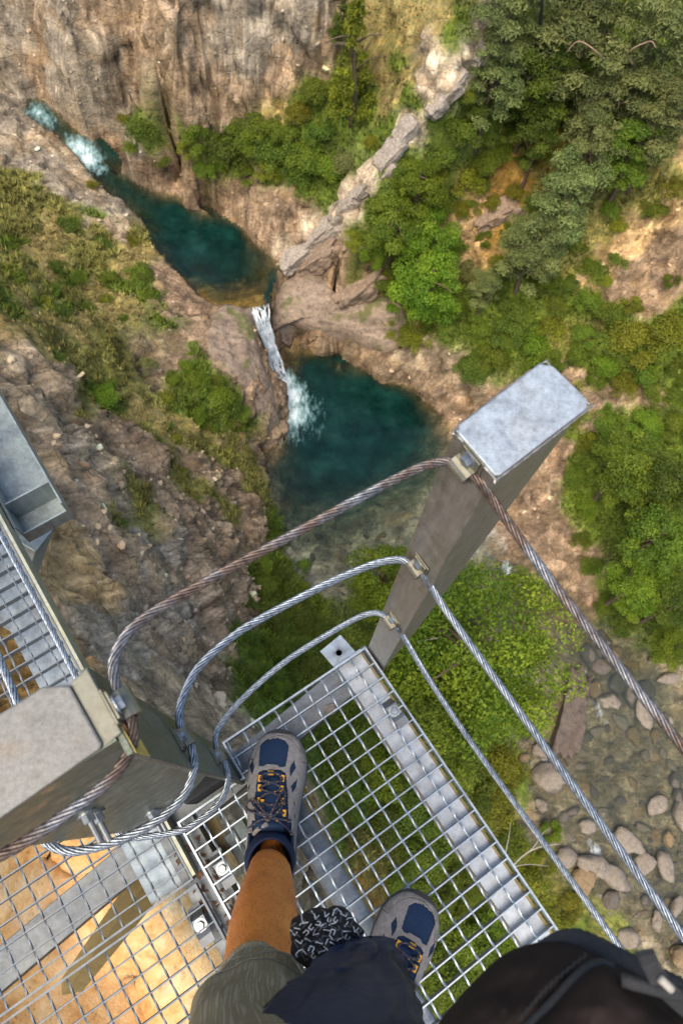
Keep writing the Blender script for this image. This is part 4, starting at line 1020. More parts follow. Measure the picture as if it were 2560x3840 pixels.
# legs: one skinned body
def body():
    def c(px, py, z): return at(px, py, z)
    ll = [(c(633, 1830, .034), .020, .012), (c(626, 1915, .038), .024, .016), (c(620, 1995, .055), .030, .034), (c(620, 1992, .14), .034, .038), (c(617, 2032, .20), .038, .044), (c(611, 2086, .28), .047, .052), (c(604, 2146, .36), .051, .054), (c(599, 2204, .43), .050, .050), (c(596, 2262, .50), .046, .046), (c(586, 2358, .60), .042, .042), (c(572, 2490, .71), .045, .045), (c(620, 2720, .84), .06, .06)]
    rl = [(c(925, 2180, .036), .020, .016), (c(900, 2240, .045), .026, .022), (c(880, 2300, .07), .032, .034), (c(872, 2330, .15), .036, .040), (c(880, 2380, .28), .047, .052), (c(868, 2450, .40), .055, .058), (c(850, 2520, .50), .057, .060), (c(830, 2640, .66), .072, .072), (c(800, 2840, .84), .085, .085)]
    pel = (c(720, 2900, .90), .115, .10)
    V = [pel] + ll[::-1] + rl[::-1]
    E = [(0, 1)] + [(i, i + 1) for i in range(1, len(ll))] + [(0, len(ll) + 1)] + [(i, i + 1) for i in range(len(ll) + 1, len(ll) + len(rl))]
    me = bpy.data.meshes.new('body'); off = LOC[person.name]
    me.from_pydata([tuple(v[0] - off) for v in V], E, [])
    o = bpy.data.objects.new('body', me); COL.objects.link(o); o.parent = person; LOC[o.name] = off
    me.materials.append(SKIN)
    sk = o.modifiers.new('skin', 'SKIN'); sk.use_smooth_shade = True
    for i, v in enumerate(V):
        me.skin_vertices[0].data[i].radius = (v[1], v[2]); me.skin_vertices[0].data[i].use_root = (i == 0)
    s_ = o.modifiers.new('sub', 'SUBSURF'); s_.levels = 2; s_.render_levels = 2
    return ll
LEG = body()
# leg hair
def hair():
    rs = np.random.RandomState(5); mb = MB()
    cs = np.array([l[0] for l in LEG[3:9]]); rr = np.array([l[1] for l in LEG[3:9]])
    for _ in range(800):
        t = rs.rand() * (len(cs) - 1.01); i = int(t); f = t - i
        ax = cs[i + 1] - cs[i]; ax /= np.linalg.norm(ax); c = cs[i] * (1 - f) + cs[i + 1] * f; r = (rr[i] * (1 - f) + rr[i + 1] * f) * .97
        n0 = np.cross(ax, [0, 1, .2]); n0 /= np.linalg.norm(n0); b0 = np.cross(ax, n0); a = rs.rand() * 6.28
        n = math.cos(a) * n0 + math.sin(a) * b0; tg = np.cross(ax, n)
        p0 = c + n * r; d = -ax * .8 + n * .45 + tg * rs.randn() * .6; d /= np.linalg.norm(d); L_ = .006 + .009 * rs.rand()
        p1 = p0 + d * L_ * .5; p2 = p0 + (d - n * .25) * L_
        w = np.cross(d, n) * .00015
        mb.add([p0 - w, p0 + w, p1 + w, p1 - w, p2], [(0, 1, 2, 3), (3, 2, 4)])
    o = mb.build('leg_hair', simple('dark_hair', (.11, .05, .02), .6, 0, .2, 50, 0), person); o['kind'] = 'stuff'
hair()

# shoes -----------------------------------------------------------------------------------
SL = .285
W_T = [0, .03, .08, .18, .32, .45, .58, .70, .80, .88, .94, .98, 1.0]
W_L = [.012, .028, .038, .044, .044, .046, .050, .054, .053, .046, .035, .022, .006]
W_R = [.012, .028, .038, .043, .042, .043, .047, .052, .052, .046, .035, .022, .006]
H_T = [0, .05, .12, .25, .36, .42, .50, .60, .70, .80, .90, .96, 1.0]
H_Z = [.085, .098, .102, .093, .098, .108, .102, .086, .070, .058, .050, .043, .030]
def shoe_grid(nt=150, ns=110):
    ts = np.linspace(.0, 1, nt); ss = np.linspace(-1, 1, ns)
    G = np.zeros((nt, ns, 3))
    for i, t in enumerate(ts):
        wl, wr, h = np.interp(t, W_T, W_L), np.interp(t, W_T, W_R), np.interp(t, H_T, H_Z)
        zb = .024 + .010 * max(0, (t - .85) / .15) ** 2
        op = np.clip((.40 - t) / .05, 0, 1) * np.clip((t - .035) / .03, 0, 1)      # foot opening
        for k, s_ in enumerate(ss):
            a = abs(s_) * math.pi / 2
            f = math.sin(a) ** .86; z = zb + (h - zb) * max(0, math.cos(a)) ** .62
            if op > 0:
                q = .62
                if abs(s_) > q:
                    b = (1 - abs(s_)) / (1 - q); f2 = 1 - .12 * b ** 2; z2 = zb + (h - zb) * (b ** .8)
                else:
                    b = abs(s_) / q; f2 = .88 * b * (1 if b < .9 else 1); z2 = h - .045 * (1 - b ** 4)
                    if b > .86: z2 = h - .012 * ((1 - b) / .14) - .0
                f = f * (1 - op) + f2 * op; z = z * (1 - op) + z2 * op
            G[i, k] = ((-wl if s_ < 0 else wr) * f, t * SL, z)
    return ts, ss, G
TS, SS, SG = shoe_grid()
def crop_local(cx, cy):
    """plan position on the front shoe of a mark sighted in the photograph, at its height on the upper"""
    px, py = 428.75 + cx * .2083, 1629.25 + cy * .2083
    z = .06
    for _ in range(4):
        w = at(px, py, z); l = to_local(w); t = np.clip(l[1] / SL, 0, 1)
        z = np.interp(t, H_T, H_Z) - .012 * min(1, abs(l[0]) / .05) ** 2
    return l[:2]
FS_TOE = at(645, 1680, .03); FS_DIR = np.array([.07, .9975]); FS_DIR /= np.linalg.norm(FS_DIR)
FS_HEEL = FS_TOE[:2] - FS_DIR * SL
def to_local(w):
    d = np.asarray(w)[:2] - FS_HEEL
    return np.array([d @ np.array([FS_DIR[1], -FS_DIR[0]]), d @ FS_DIR])
NAVY_POLYS = [[crop_local(*q) for q in poly] for poly in (
    [(815, 400), (870, 340), (1000, 318), (1080, 345), (1125, 400), (1108, 520), (1090, 630), (1040, 640), (990, 608), (880, 605), (845, 628), (798, 620), (806, 500)],
    [(735, 545), (752, 640), (730, 720), (690, 620)], [(1185, 562), (1199, 650), (1140, 742), (1138, 640)],
    [(636, 735), (658, 850), (640, 852), (626, 800)], [(685, 808), (706, 840), (690, 892), (677, 850)],
    [(1218, 765), (1203, 860), (1158, 918), (1148, 850)],
    [(624, 945), (690, 968), (662, 1050), (640, 1040)], [(1168, 985), (1194, 1050), (1180, 1075)], [(1175, 1115), (1196, 1190), (1180, 1200)],
    [(795, 700), (850, 672), (1030, 672), (1085, 700), (1100, 800), (1112, 1000), (1118, 1180), (1100, 1250), (760, 1260), (745, 1100), (760, 950), (775, 820)])]
def material_zone(x, y):
    t = y / SL
    for i, pl in enumerate(NAVY_POLYS):
        if inpoly(x, y, pl): return 'navy'
    return None
def shoe(heel, direction, mirror, nm_label, laces=True):
    d = np.asarray(direction, float); d /= np.linalg.norm(d); r = np.array([d[1], -d[0]])
    def W(l):
        l = np.asarray(l, float); x = -l[..., 0] if mirror else l[..., 0]
        return np.stack([heel[0] + r[0] * x + d[0] * l[..., 1], heel[1] + r[1] * x + d[1] * l[..., 1], l[..., 2]], -1)
    root = MB()
    # outsole: lugged dark rubber, turned up at the toe
    outl = []
    nT = 60
    for i in range(nT + 1):
        t = i / nT; outl.append((-np.interp(t, W_T, W_L) - .004, t * (SL + .006) - .003))
    for i in range(nT, -1, -1):
        t = i / nT; outl.append((np.interp(t, W_T, W_R) + .004, t * (SL + .006) - .003))
    def zz(y, z): return z + .012 * max(0, (y / SL - .86) / .14) ** 2
    rings = [[W((x * k, y, zz(y, z))) for x, y in outl] for z, k in ((.001, .94), (.006, .985), (.016, 1.0), (.027, .99), (.031, .95))]
    so = root.loft(rings).build('shoe', SOLE, person, True); so['label'] = nm_label; fix_normals(so.data)
    so.name = 'shoe'; LOC[so.name] = LOC[person.name]
    par = so
    surface('upper', W(SG), NAVY, par)
    # overlays: faces outside the navy windows, standing 1.6 mm proud
    Nn = np.zeros_like(SG); du = np.gradient(SG, axis=1); dv = np.gradient(SG, axis=0); Nn = np.cross(du, dv); Nn /= np.linalg.norm(Nn, axis=2)[..., None] + 1e-9
    sgn = np.sign((Nn * (SG - np.array([0, SL / 2, .03]))).sum(2)).mean(); Nn *= 1 if sgn > 0 else -1
    def patch(name, sel, mat, off, thick):
        nt_, ns_ = SG.shape[:2]; ids = {}; V = []; F = []
        Q = SG + Nn * off
        for i in range(nt_ - 1):
            for k in range(ns_ - 1):
                if not sel(TS[i], SS[k], SG[i, k] * .5 + SG[i + 1, k + 1] * .5): continue
                f = []
                for (a, b) in ((i, k), (i, k + 1), (i + 1, k + 1), (i + 1, k)):
                    if (a, b) not in ids: ids[(a, b)] = len(V); V.append(W(Q[a, b]))
                    f.append(ids[(a, b)])
                F.append(tuple(f))
        m_ = MB(); m_.add(V, F); o = m_.build(name, mat, par, True)
        s_ = o.modifiers.new('solid', 'SOLIDIFY'); s_.thickness = thick; s_.offset = 0
        sm = o.modifiers.new('smooth', 'SMOOTH'); sm.factor = .5; sm.iterations = 2
        return o
    def is_toe(t, s_, q):
        # rubber rand: a crescent round the toe
        return t > .80 and (((q[0]) / .0435) ** 2 + ((q[1] - .80 * SL) / (.165 * SL)) ** 2 > 1.0 or t > .965)
    patch('toe_rand', lambda t, s_, q: is_toe(t, s_, q), BUMPER, .0022, .003)
    def is_over(t, s_, q):
        if is_toe(t, s_, q): return False
        if t < .36:
            if t < .10: return abs(s_) > .80
            return abs(s_) > (.70 + .22 * (.36 - t) / .26)
        if t < .43 and abs(s_) < .55: return False
        return material_zone(q[0], q[1]) is None
    patch('suede_overlay', is_over, TAUPE, .0012, .0024)
    def onto(x, y, lift=.0):
        e = (SG[:, :, 0] - x) ** 2 + (SG[:, :, 1] - y) ** 2 + (SG[:, :, 2] < .04) * 1e-3
        i, k = np.unravel_index(np.argmin(e), e.shape)
        return np.array([x, y, SG[i, k, 2] + lift]), Nn[i, k]
    # tongue: padded, inside the lacing
    tg = MB(); rings = []
    for i in range(24):
        f = i / 23; y = SL * (.70 - .32 * f); w = .0165 + .007 * f; ring = []
        for k in range(16):
            a = 2 * math.pi * k / 16; x = w * math.cos(a)
            base = onto(0, y)[0][2]
            ring.append(W((x, y, base - .001 + .0055 * math.sin(a) * (1 - .3 * abs(math.cos(a))) + (.010 * max(0, (f - .75) / .25) ** 1.5) + .0009 * math.sin(f * 60))))
        rings.append(ring)
    tg.loft(rings).build('tongue', NAVY, par, True)
    LO = [(927, 700, 0), (812, 762, 1), (1057, 762, 1), (806, 866, 1), (1045, 880, 1), (800, 1010, 1), (832, 1030, 1), (1062, 1015, 1), (1073, 1145, 1)]
    spots = []
    for j, (cx, cy, sd) in enumerate(LO):
        l = crop_local(cx, cy); p, n = onto(l[0], l[1], .003)
        dx, dy = (.0055, .0042) if sd == 0 else (.0040, .0058)
        mb = MB(); prof = []
        for k in range(9):
            a = math.pi * k / 8; prof.append((math.cos(a), math.sin(a)))
        if sd == 0: poly = [W(p + np.array([-dx, c * dy, s_ * .0035])) for c, s_ in prof]; ext = W(p + np.array([dx, dy, 0])) - W(p + np.array([-dx, dy, 0]))
        else: poly = [W(p + np.array([c * dx, -dy, s_ * .0035])) for c, s_ in prof]; ext = W(p + np.array([dx, dy, 0])) - W(p + np.array([dx, -dy, 0]))
        mb.prism(poly, ext); o = mb.build('lace_loop', YEL, par); fix_normals(o.data); spots.append(p + np.array([0, 0, .003]))
    def lace(points, r=.0021):
        pp = []
        for q in points:
            if len(q) == 2: l = crop_local(*q); pp.append(onto(l[0], l[1], .0062)[0])
            else: l = crop_local(q[0], q[1]); pp.append(onto(l[0], l[1], q[2])[0])
        return spline([W(p) for p in pp], .0025), r
    mb = MB()
    runs = [[(812, 762), (850, 715), (927, 700, .008), (1010, 715), (1057, 762)], [(812, 762), (870, 800), (960, 800), (1040, 790), (1057, 762)], [(812, 780), (900, 800), (1000, 830), (1060, 880)],
            [(1057, 780), (1000, 800), (930, 815), (850, 840), (806, 866)], [(806, 866), (870, 900), (950, 920), (1030, 960), (1062, 1015)], [(1045, 880), (1000, 900), (900, 925), (830, 960), (805, 1010)],
            [(832, 1030), (900, 1050), (980, 1050), (1040, 1040), (1062, 1015)], [(805, 1010), (840, 1080), (880, 1150), (900, 1180)], [(1062, 1015), (1000, 1080), (950, 1140), (905, 1180)], [(1073, 1145), (1010, 1130), (950, 1160), (900, 1180)],
            [(900, 1180, .012), (800, 1130, .014), (740, 1060, .013), (720, 1010, .012), (750, 990, .014), (790, 1040, .015), (840, 1110, .014), (890, 1180, .012)],
            [(890, 1185, .012), (790, 1150, .012), (690, 1120, .009), (645, 1090, .008), (650, 1050, .009), (690, 1010, .010), (740, 1010, .012)],
            [(910, 1190, .013), (960, 1100, .015), (1000, 1010, .016), (1030, 940, .013), (1080, 900, .010), (1085, 980, .012), (1040, 1090, .014), (960, 1180, .013)],
            [(920, 1195, .012), (1000, 1205, .011), (1100, 1220, .009), (1205, 1232, .010)], [(890, 1195, .012), (800, 1225, .010), (720, 1280, .008), (670, 1320, .006)], [(960, 1200, .012), (1050, 1260, .010), (1120, 1330, .008), (1170, 1390, .006)]]
    for rn in runs: mb.tube(*lace(rn), 8)
    for k in range(5):
        l = crop_local(905 + 8 * math.cos(k * 1.3), 1180 + 12 * math.sin(k * 1.3)); p, _ = onto(l[0], l[1], .010)
        a = [W(p + np.array([.006 * math.cos(q + k), .005 * math.sin(q + k), .003 * math.sin(q * 2 + k)])) for q in np.linspace(0, 5.5, 10)]
        mb.tube(spline(a, .002), .0022, 8)
    mb.build('laces', LACE, par, True)
    # grey pull tab on the tongue
    if not mirror:
        l0 = [crop_local(*q) for q in ((735, 1375), (790, 1320), (890, 1262))]
        mb = MB(); path = spline([W(onto(l[0], l[1], .010)[0]) for l in l0], .003); mb.tube(path, .0042, 8); mb.build('pull_tab', TAUPE, par, True)
    return par
shoe(FS_HEEL, FS_DIR, False, 'front shoe pointing up the picture, its laces fully in view')
bh = at(868, 2285, .03)[:2]; bt = at(972, 2056, .035)[:2]; bd = (bt - bh) / np.linalg.norm(bt - bh)
shoe(bt - bd * SL, bd, True, 'rear shoe, its heel and laces hidden under the hanging jacket')
# socks
def ellring(c, ax, rx, ry, n=28, fx=None):
    ax = ax / np.linalg.norm(ax); n0 = np.array([1., 0, 0]) - ax * ax[0]; n0 /= np.linalg.norm(n0); b0 = np.cross(ax, n0)
    return [c + rx * math.cos(2 * math.pi * k / n) * n0 + ry * math.sin(2 * math.pi * k / n) * b0 for k in range(n)]
for (a, b_, c_) in (((620, 1972, .060), (620, 1984, .10), (620, 1989, .140)), ((892, 2288, .06), (888, 2300, .10), (886, 2310, .14))):
    A_, B_, C_ = at(*a), at(*b_), at(*c_)
    R_ = []
    for t in np.linspace(0, 1, 14):
        c = A_ * (1 - t) + C_ * t; R_.append(ellring(c, C_ - A_, (.046 - .006 * t) + .0006 * math.sin(t * 40), .054 - .009 * t))
    R_.append(ellring(C_ + (C_ - A_) * .02, C_ - A_, .0385, .0435)); R_.append(ellring(C_ - (C_ - A_) * .2, C_ - A_, .034, .039))
    surface('sock', R_, SOCKM, person, closed=True)
# shorts, left leg and seat
def shorts():
    secs = [(597, 2292, .49, 106, 0), (597, 2296, .50, 110, 0), (595, 2300, .507, 111, 0), (590, 2326, .545, 122, 0), (582, 2360, .60, 142, 0), (572, 2435, .67, 160, 0), (570, 2535, .75, 205, 0), (600, 2715, .86, 300, 0), (640, 2915, .93, 400, 0)]
    C_ = np.array([at(x, y, z) for x, y, z, w, _ in secs])
    rad = []
    for (x, y, z, w, _), c in zip(secs, C_):
        dep = (c - CAMP) @ (CM @ np.array([0, 0, 1.])); rad.append(w / FOC * dep)
    t = np.linspace(0, len(secs) - 1, 60); cen = np.stack([np.interp(t, range(len(secs)), C_[:, k]) for k in range(3)], 1); rr = np.interp(t, range(len(secs)), rad)
    G = []
    for i in range(len(t)):
        a = cen[min(i + 2, len(t) - 1)] - cen[max(i - 2, 0)]
        a = a / np.linalg.norm(a) * .5 + np.array([0, -.25, .85]) * .5
        ring = np.array(ellring(cen[i], a, rr[i], rr[i] * 1.02, 72))
        for k in range(72):
            d = ring[k] - cen[i]; d /= np.linalg.norm(d); ph = 2 * math.pi * k / 72
            fold = .0026 * math.sin(3 * ph + t[i] * 1.5) + .0035 * vnoise(math.cos(ph) * 2.2, math.sin(ph) * 2.2 + 3, t[i] * 1.3) + .0012 * vnoise(math.cos(ph) * 8, math.sin(ph) * 8, t[i] * 5)
            # hem: a turned-up band, and stitched rows
            for tq, amp in ((2.06, -.0016), (3.6, -.0014), (4.05, .0010), (4.35, -.0015)): fold += amp * math.exp(-((t[i] - tq) / .05) ** 2)
            ring[k] += d * fold
        G.append(ring)
    sm_ = shorts_mat()
    so_ = surface('shorts', G, sm_, person, closed=True, solid=.0022, uvs=(1, 2.2))
    mb = MB()
    for row, r_ in ((1, .0016), (15, .0008), (24, .0010), (29, .0009)):
        q = np.array(list(G[row]) + [G[row][0]]); q = q + (q - q.mean(0)) * .012; mb.tube(q, r_, 6, False)
    side = np.array([G[i][40] for i in range(2, 50)]); side = side + (side - cen[2:50]) * .01; mb.tube(side, .0012, 6)
    mb.build('hem_and_seams', simple('khaki_thread', (.25, .22, .15), .9, 0, .3, 200, 0), so_, True)
shorts()
def drape(sec_px, n=40, thick=.5, seed=0, amp=.006, sag=0., nint=40):
    """closed soft shape from left/right sighting pairs at given heights"""
    L_ = np.array([at(lx, ly, z) for lx, ly, rx, ry, z in sec_px]); R_ = np.array([at(rx, ry, z) for lx, ly, rx, ry, z in sec_px])
    m = len(sec_px); t = np.linspace(0, m - 1, nint)
    Lp = spline(L_, .004); Rp = spline(R_, .004)
    li = np.linspace(0, len(Lp) - 1, nint).astype(int); ri = np.linspace(0, len(Rp) - 1, nint).astype(int)
    # keep the pairs' spacing
    L2 = np.stack([np.interp(t, range(m), L_[:, k]) for k in range(3)], 1); R2 = np.stack([np.interp(t, range(m), R_[:, k]) for k in range(3)], 1)
    for arr in (L2, R2):
        for _ in range(3): arr[1:-1] = .25 * arr[:-2] + .5 * arr[1:-1] + .25 * arr[2:]
    G = []
    for i in range(nint):
        c = (L2[i] + R2[i]) / 2; h = (R2[i] - L2[i]) / 2; w = np.linalg.norm(h); ax = h / (w + 1e-9)
        up = CAMP - c; up = up - ax * (up @ ax); up /= np.linalg.norm(up)
        ring = []
        for k in range(n):
            a = 2 * math.pi * k / n; s_ = math.sin(a)
            q = c + h * math.copysign(abs(math.cos(a)) ** .85, math.cos(a)) + up * w * thick * (s_ if s_ > 0 else s_ * .6)
            ph = (q - c) / (w + 1e-9)
            fo = amp * (ridge(math.cos(a) * 1.3 + seed + t[i] * .25, s_ * 1.1, t[i] * .35 + seed, 3) + .5 * vnoise(math.cos(a) * 4 + seed, s_ * 4, t[i] * 1.1))
            ring.append(q + up * fo * (.3 + .7 * max(0, s_)) + ax * fo * .5 * math.cos(a))
        G.append(ring)
    return G
JK = newmat('navy_nylon_shell')[0]
def _jk():
    nt = JK.node_tree; b = nt.nodes['Principled BSDF']; v = texco(nt)
    n = noise(nt, 7, 6, .6, v); f = noise(nt, 35, 5, .6, v)
    r = ramp(nt, [(.3, (.007, .012, .028)), (.7, (.022, .036, .075))], n); nt.links.new(r.outputs[0], b.inputs['Base Color'])
    b.inputs['Roughness'].default_value = .5; b.inputs['Specular IOR Level'].default_value = .35
    bump(nt, b, f, .45, .004)
_jk()
jt = thing('rain_jacket', at(860, 2300, .70), 'dark navy rain jacket hanging in folds over the rear leg', 'jacket')
surface('shell', drape([(815, 2152, 850, 2150, .60), (790, 2163, 888, 2157, .625), (752, 2190, 918, 2186, .66), (712, 2218, 938, 2220, .70), (672, 2255, 950, 2268, .74), (612, 2342, 960, 2345, .81), (560, 2450, 968, 2450, .87), (500, 2600, 985, 2600, .92)], 72, .42, 3.1, .015, nint=64), JK, jt, closed=True, caps=True)
# printed neck gaiter bunched on the jacket's left edge
def gaiter():
    t = thing('neck_gaiter', at(750, 2145, .6), 'crumpled black neck gaiter with white and grey stroke print between leg and jacket', 'neck gaiter')
    B = [(838, 2140), (815, 2118), (806, 2098), (790, 2085), (768, 2082), (752, 2090), (738, 2086), (718, 2088), (692, 2102), (669, 2114), (666, 2130), (670, 2165), (667, 2190), (688, 2212), (708, 2226), (736, 2222), (775, 2200), (815, 2170)]
    ctr = np.array([748., 2148.])
    ang = np.array([math.atan2(y - ctr[1], x - ctr[0]) for x, y in B]); rad = np.array([math.hypot(x - ctr[0], y - ctr[1]) for x, y in B])
    o_ = np.argsort(ang); ang, rad = ang[o_], rad[o_]; ang = np.r_[ang[-1] - 2 * math.pi, ang, ang[0] + 2 * math.pi]; rad = np.r_[rad[-1], rad, rad[0]]
    dirn = np.array([.72, -.69]); prp = np.array([.69, .72])
    def surf(px, py):
        q = np.array([px, py]) - ctr; th = math.atan2(q[1], q[0]); r = min(1.15, np.hypot(*q) / np.interp(th, ang, rad))
        a, b = q @ dirn, q @ prp
        f = math.sin(b / (8.5 + .04 * (60 - a)) + .9 * vnoise(a / 60., b / 40., 2.) * 2) * .5 + .5
        z = .605 + .045 * max(0, 1 - r ** 2.2) ** .6 + .020 * (f - .5) * min(1, 2.2 * (1.1 - r)) + .006 * vnoise(px / 14., py / 14., 1.)
        return at(px, py, z)
    nr, nth = 34, 110; G = []
    for i in range(nr + 1):
        r = i / nr; row = []
        for k in range(nth):
            th = -math.pi + 2 * math.pi * k / nth; R = np.interp(th, ang, rad) * r
            row.append(surf(ctr[0] + R * math.cos(th), ctr[1] + R * math.sin(th)))
        G.append(row)
    last = np.array(G[-1]); c = last.mean(0)
    G.append((last * .985 + c * .015 - np.array([0, 0, .012])).tolist()); G.append((last * .7 + c * .3 - np.array([0, 0, .045])).tolist()); G.append((last * .02 + c * .98 - np.array([0, 0, .06])).tolist())
    surface('cloth', G, simple('black_stretch_jersey', (.012, .012, .013), .75, 0, .3, 300, .4, .0006, .3), t, closed=True)
    rs = np.random.RandomState(21)
    glyphs = [[(-1, -1), (0, 1), (.5, 1)], [(-.6, 1), (-.6, -.6), (.6, -.6), (.6, 1)], [(-.6, -1), (.6, -1), (0, 1)], [(-1, 0), (1, .3)], [(0, -1), (.2, 1)], [(-.7, .8), (.7, .8), (.7, -.2), (-.3, -.2)], [(-.8, -.8), (0, .8), (.8, -.8)], [(-.2, -1), (-.2, 1), (.7, 1)]]
    for nm, col, cnt, wd in (('white_print', (.62, .62, .63), 46, 2.7), ('grey_print', (.085, .085, .09), 50, 3.2)):
        mb = MB(); used = []
        tries = 0
        while len(used) < cnt and tries < 4000:
            tries += 1
            th = rs.rand() * 6.283; R = np.interp((th + math.pi) % (2 * math.pi) - math.pi, ang, rad) * math.sqrt(rs.rand()) * .93
            p = ctr + R * np.array([math.cos(th), math.sin(th)])
            if any(np.hypot(*(p - q)) < 12.5 for q in used): continue
            used.append(p); g = glyphs[rs.randint(len(glyphs))]; ra = rs.rand() * .9 + rs.randint(2) * 1.57; sc = 6.4 + 2 * rs.rand()
            ca, sa = math.cos(ra), math.sin(ra)
            line = [p + sc * np.array([ca * x - sa * y, sa * x + ca * y]) for x, y in g]
            for a, b in zip(line[:-1], line[1:]):
                d = (b - a) / (np.linalg.norm(b - a) + 1e-9); nn = np.array([-d[1], d[0]]) * wd * .5; m_ = 5
                V = []
                for i in range(m_ + 1):
                    q = a + (b - a) * i / m_
                    for sg in (-1, 1):
                        w = surf(*(q + nn * sg)); V.append(w + (CAMP - w) / np.linalg.norm(CAMP - w) * .0009)
                mb.add(V, [(2 * i, 2 * i + 1, 2 * i + 3, 2 * i + 2) for i in range(m_)])
        mb.build(nm, simple(nm + '_ink', col, .7, 0, .1, 100, 0), t)
gaiter()
# black bag
BAG = newmat('black_brown_neoprene')[0]
def _bag():
    nt = BAG.node_tree; b = nt.nodes['Principled BSDF']; v = texco(nt)
    n = noise(nt, 9, 6, .65, v); f = noise(nt, 260, 4, .7, v)
    r = ramp(nt, [(.3, (.014, .0095, .0075)), (.7, (.034, .023, .018))], n); nt.links.new(r.outputs[0], b.inputs['Base Color'])
    b.inputs['Roughness'].default_value = .9; b.inputs['Specular IOR Level'].default_value = .12
    bump(nt, b, f, .35, .0012)
_bag()
WEB = simple('ribbed_black_webbing', (.020, .019, .018), .75, 0, .4, 500, .8, .001)
def dome(name, B, ctr, z0, zc, mat, parent, pw=2.2, fold=.003, seed=0, tuck=.05, ridge_dir=None):
    ctr = np.array(ctr, float); n = 140
    Bp = spline([(x, y, 0) for x, y in B + B[:1]], 4)[:, :2]
    idx = np.linspace(0, len(Bp) - 1, n, endpoint=False).astype(int); Bp = Bp[idx]
    G = []
    for i in range(41):
        r = i / 40; row = []
        for k in range(n):
            q = ctr + (Bp[k] - ctr) * r
            z = z0 + (zc - z0) * max(0, 1 - r ** pw) ** .5 + fold * fbm(q[0] / 90. + seed, q[1] / 90., 0, 3) * (1 - r ** 6)
            if ridge_dir is not None:
                s_ = (q - ctr) @ np.array(ridge_dir); z += .0030 * math.sin(s_ / 17.) * math.exp(-((s_ + 150) / 80.) ** 2)
            row.append(at(q[0], q[1], z))
        G.append(row)
    for r, dz in ((.97, .35), (.90, .8), (.75, 1.2)): G.append([at(*(ctr + (q - ctr) * r), z0 - tuck * dz) for q in Bp])
    return surface(name, G, mat, parent, closed=True), Bp
bt_ = thing('shoulder_bag', at(1340, 2480, 1.0), 'black fabric bag with curved flap and zigzag stitching at the lower right', 'bag')
BB = [(1002, 2352), (1074, 2268), (1149, 2197), (1205, 2171), (1272, 2158), (1300, 2160), (1355, 2178), (1430, 2216), (1505, 2253), (1580, 2292), (1660, 2360), (1700, 2500), (1650, 2700), (1300, 2800), (1000, 2700), (940, 2480)]
dome('bag_body', BB, (1330, 2470), 1.000, 1.075, BAG, bt_, 2.6, .007, 1, .09, (.78, .62))
FB = [(1180, 2400), (1220, 2352), (1265, 2309), (1317, 2253), (1352, 2225), (1383, 2216), (1406, 2225), (1452, 2264), (1500, 2310), (1545, 2356), (1600, 2480), (1500, 2700), (1250, 2700), (1150, 2520)]
dome('flap', FB, (1390, 2480), 1.062, 1.100, BAG, bt_, 3.0, .003, 5, .03)
mb = MB(); pth = spline([at(x, y, z) for x, y, z in ((1100, 2500, 1.066), (1180, 2400, 1.068), (1220, 2352, 1.069), (1265, 2309, 1.069), (1317, 2253, 1.067), (1352, 2225, 1.064), (1383, 2215, 1.060), (1406, 2225, 1.060))], .003)
mb.tube(pth, .0030, 10); mb.build('piping', WEB, bt_, True)
mb = MB(); zz = []
P0, P1 = np.array([1346., 2192.]), np.array([1190., 2345.])
for i in range(27):
    q = P0 + (P1 - P0) * i / 26 + np.array([.69, .72]) * (3.2 if i % 2 else -3.2) + np.array([-6, -5]) * math.sin(i / 26 * 3.14)
    zz.append(at(q[0], q[1], 1.062 + .010 * math.sin(min(1, i / 20.) * 1.57)))
for a, b in zip(zz[:-1], zz[1:]): mb.tube([a, b], .0007, 5)
mb.build('zigzag_stitching', simple('black_thread', (.006, .006, .006), .8, 0, .1, 50, 0), bt_)
mb = MB(); rim = spline([at(x, y, 1.012) for x, y in ((1230, 2166), (1280, 2158), (1310, 2163), (1360, 2181), (1430, 2217), (1505, 2254), (1580, 2293), (1650, 2352))], .002)
T, Nn, B2 = frames(rim); rings = []
for i, q in enumerate(rim):
    w = .006 + .0004 * (i % 2); f = min(1, i / 12., (len(rim) - 1 - i) / 6.) + .02
    rings.append([q + w * f * (math.cos(a) * Nn[i] + 1.3 * math.sin(a) * B2[i]) for a in np.linspace(0, 2 * math.pi, 12, endpoint=False)])
mb.loft(rings); mb.build('ribbed_edge', WEB, bt_, True)
def ribbon(name, pts_, w, th, mat, parent, side):
    path = spline(pts_, .003); T, _, _ = frames(path); rings = []
    for i, q in enumerate(path):
        s_ = np.array(side, float) - T[i] * (np.array(side) @ T[i]); s_ /= np.linalg.norm(s_); n = np.cross(T[i], s_)
        k = .0003 * (i % 2)
        rings.append([q - s_ * w / 2 - n * th, q + s_ * w / 2 - n * th, q + s_ * w / 2 + n * (th + k), q - s_ * w / 2 + n * (th + k)])
    mb = MB(); mb.loft(rings); return mb.build(name, mat, parent)
sidev = at(1494, 2181, 1.08) - at(1460, 2185, 1.08)
pull = ribbon('strap_pull', [at(1477, 2183, 1.085), at(1492, 2215, 1.088), (at(1512, 2250, 1.086)), at(1545, 2288, 1.080), at(1590, 2330, 1.07), at(1650, 2400, 1.06)], .0093, .0009, WEB, bt_, sidev)
mb = MB(); mb.tube(spline([at(1514, 2247, 1.0900), at(1528, 2260, 1.0895), at(1541, 2273, 1.0885)], .002), .0021, 10); mb.build('pale_tip', simple('pale_rubber', (.38, .34, .27), .6, 0, .2, 80), bt_, True)
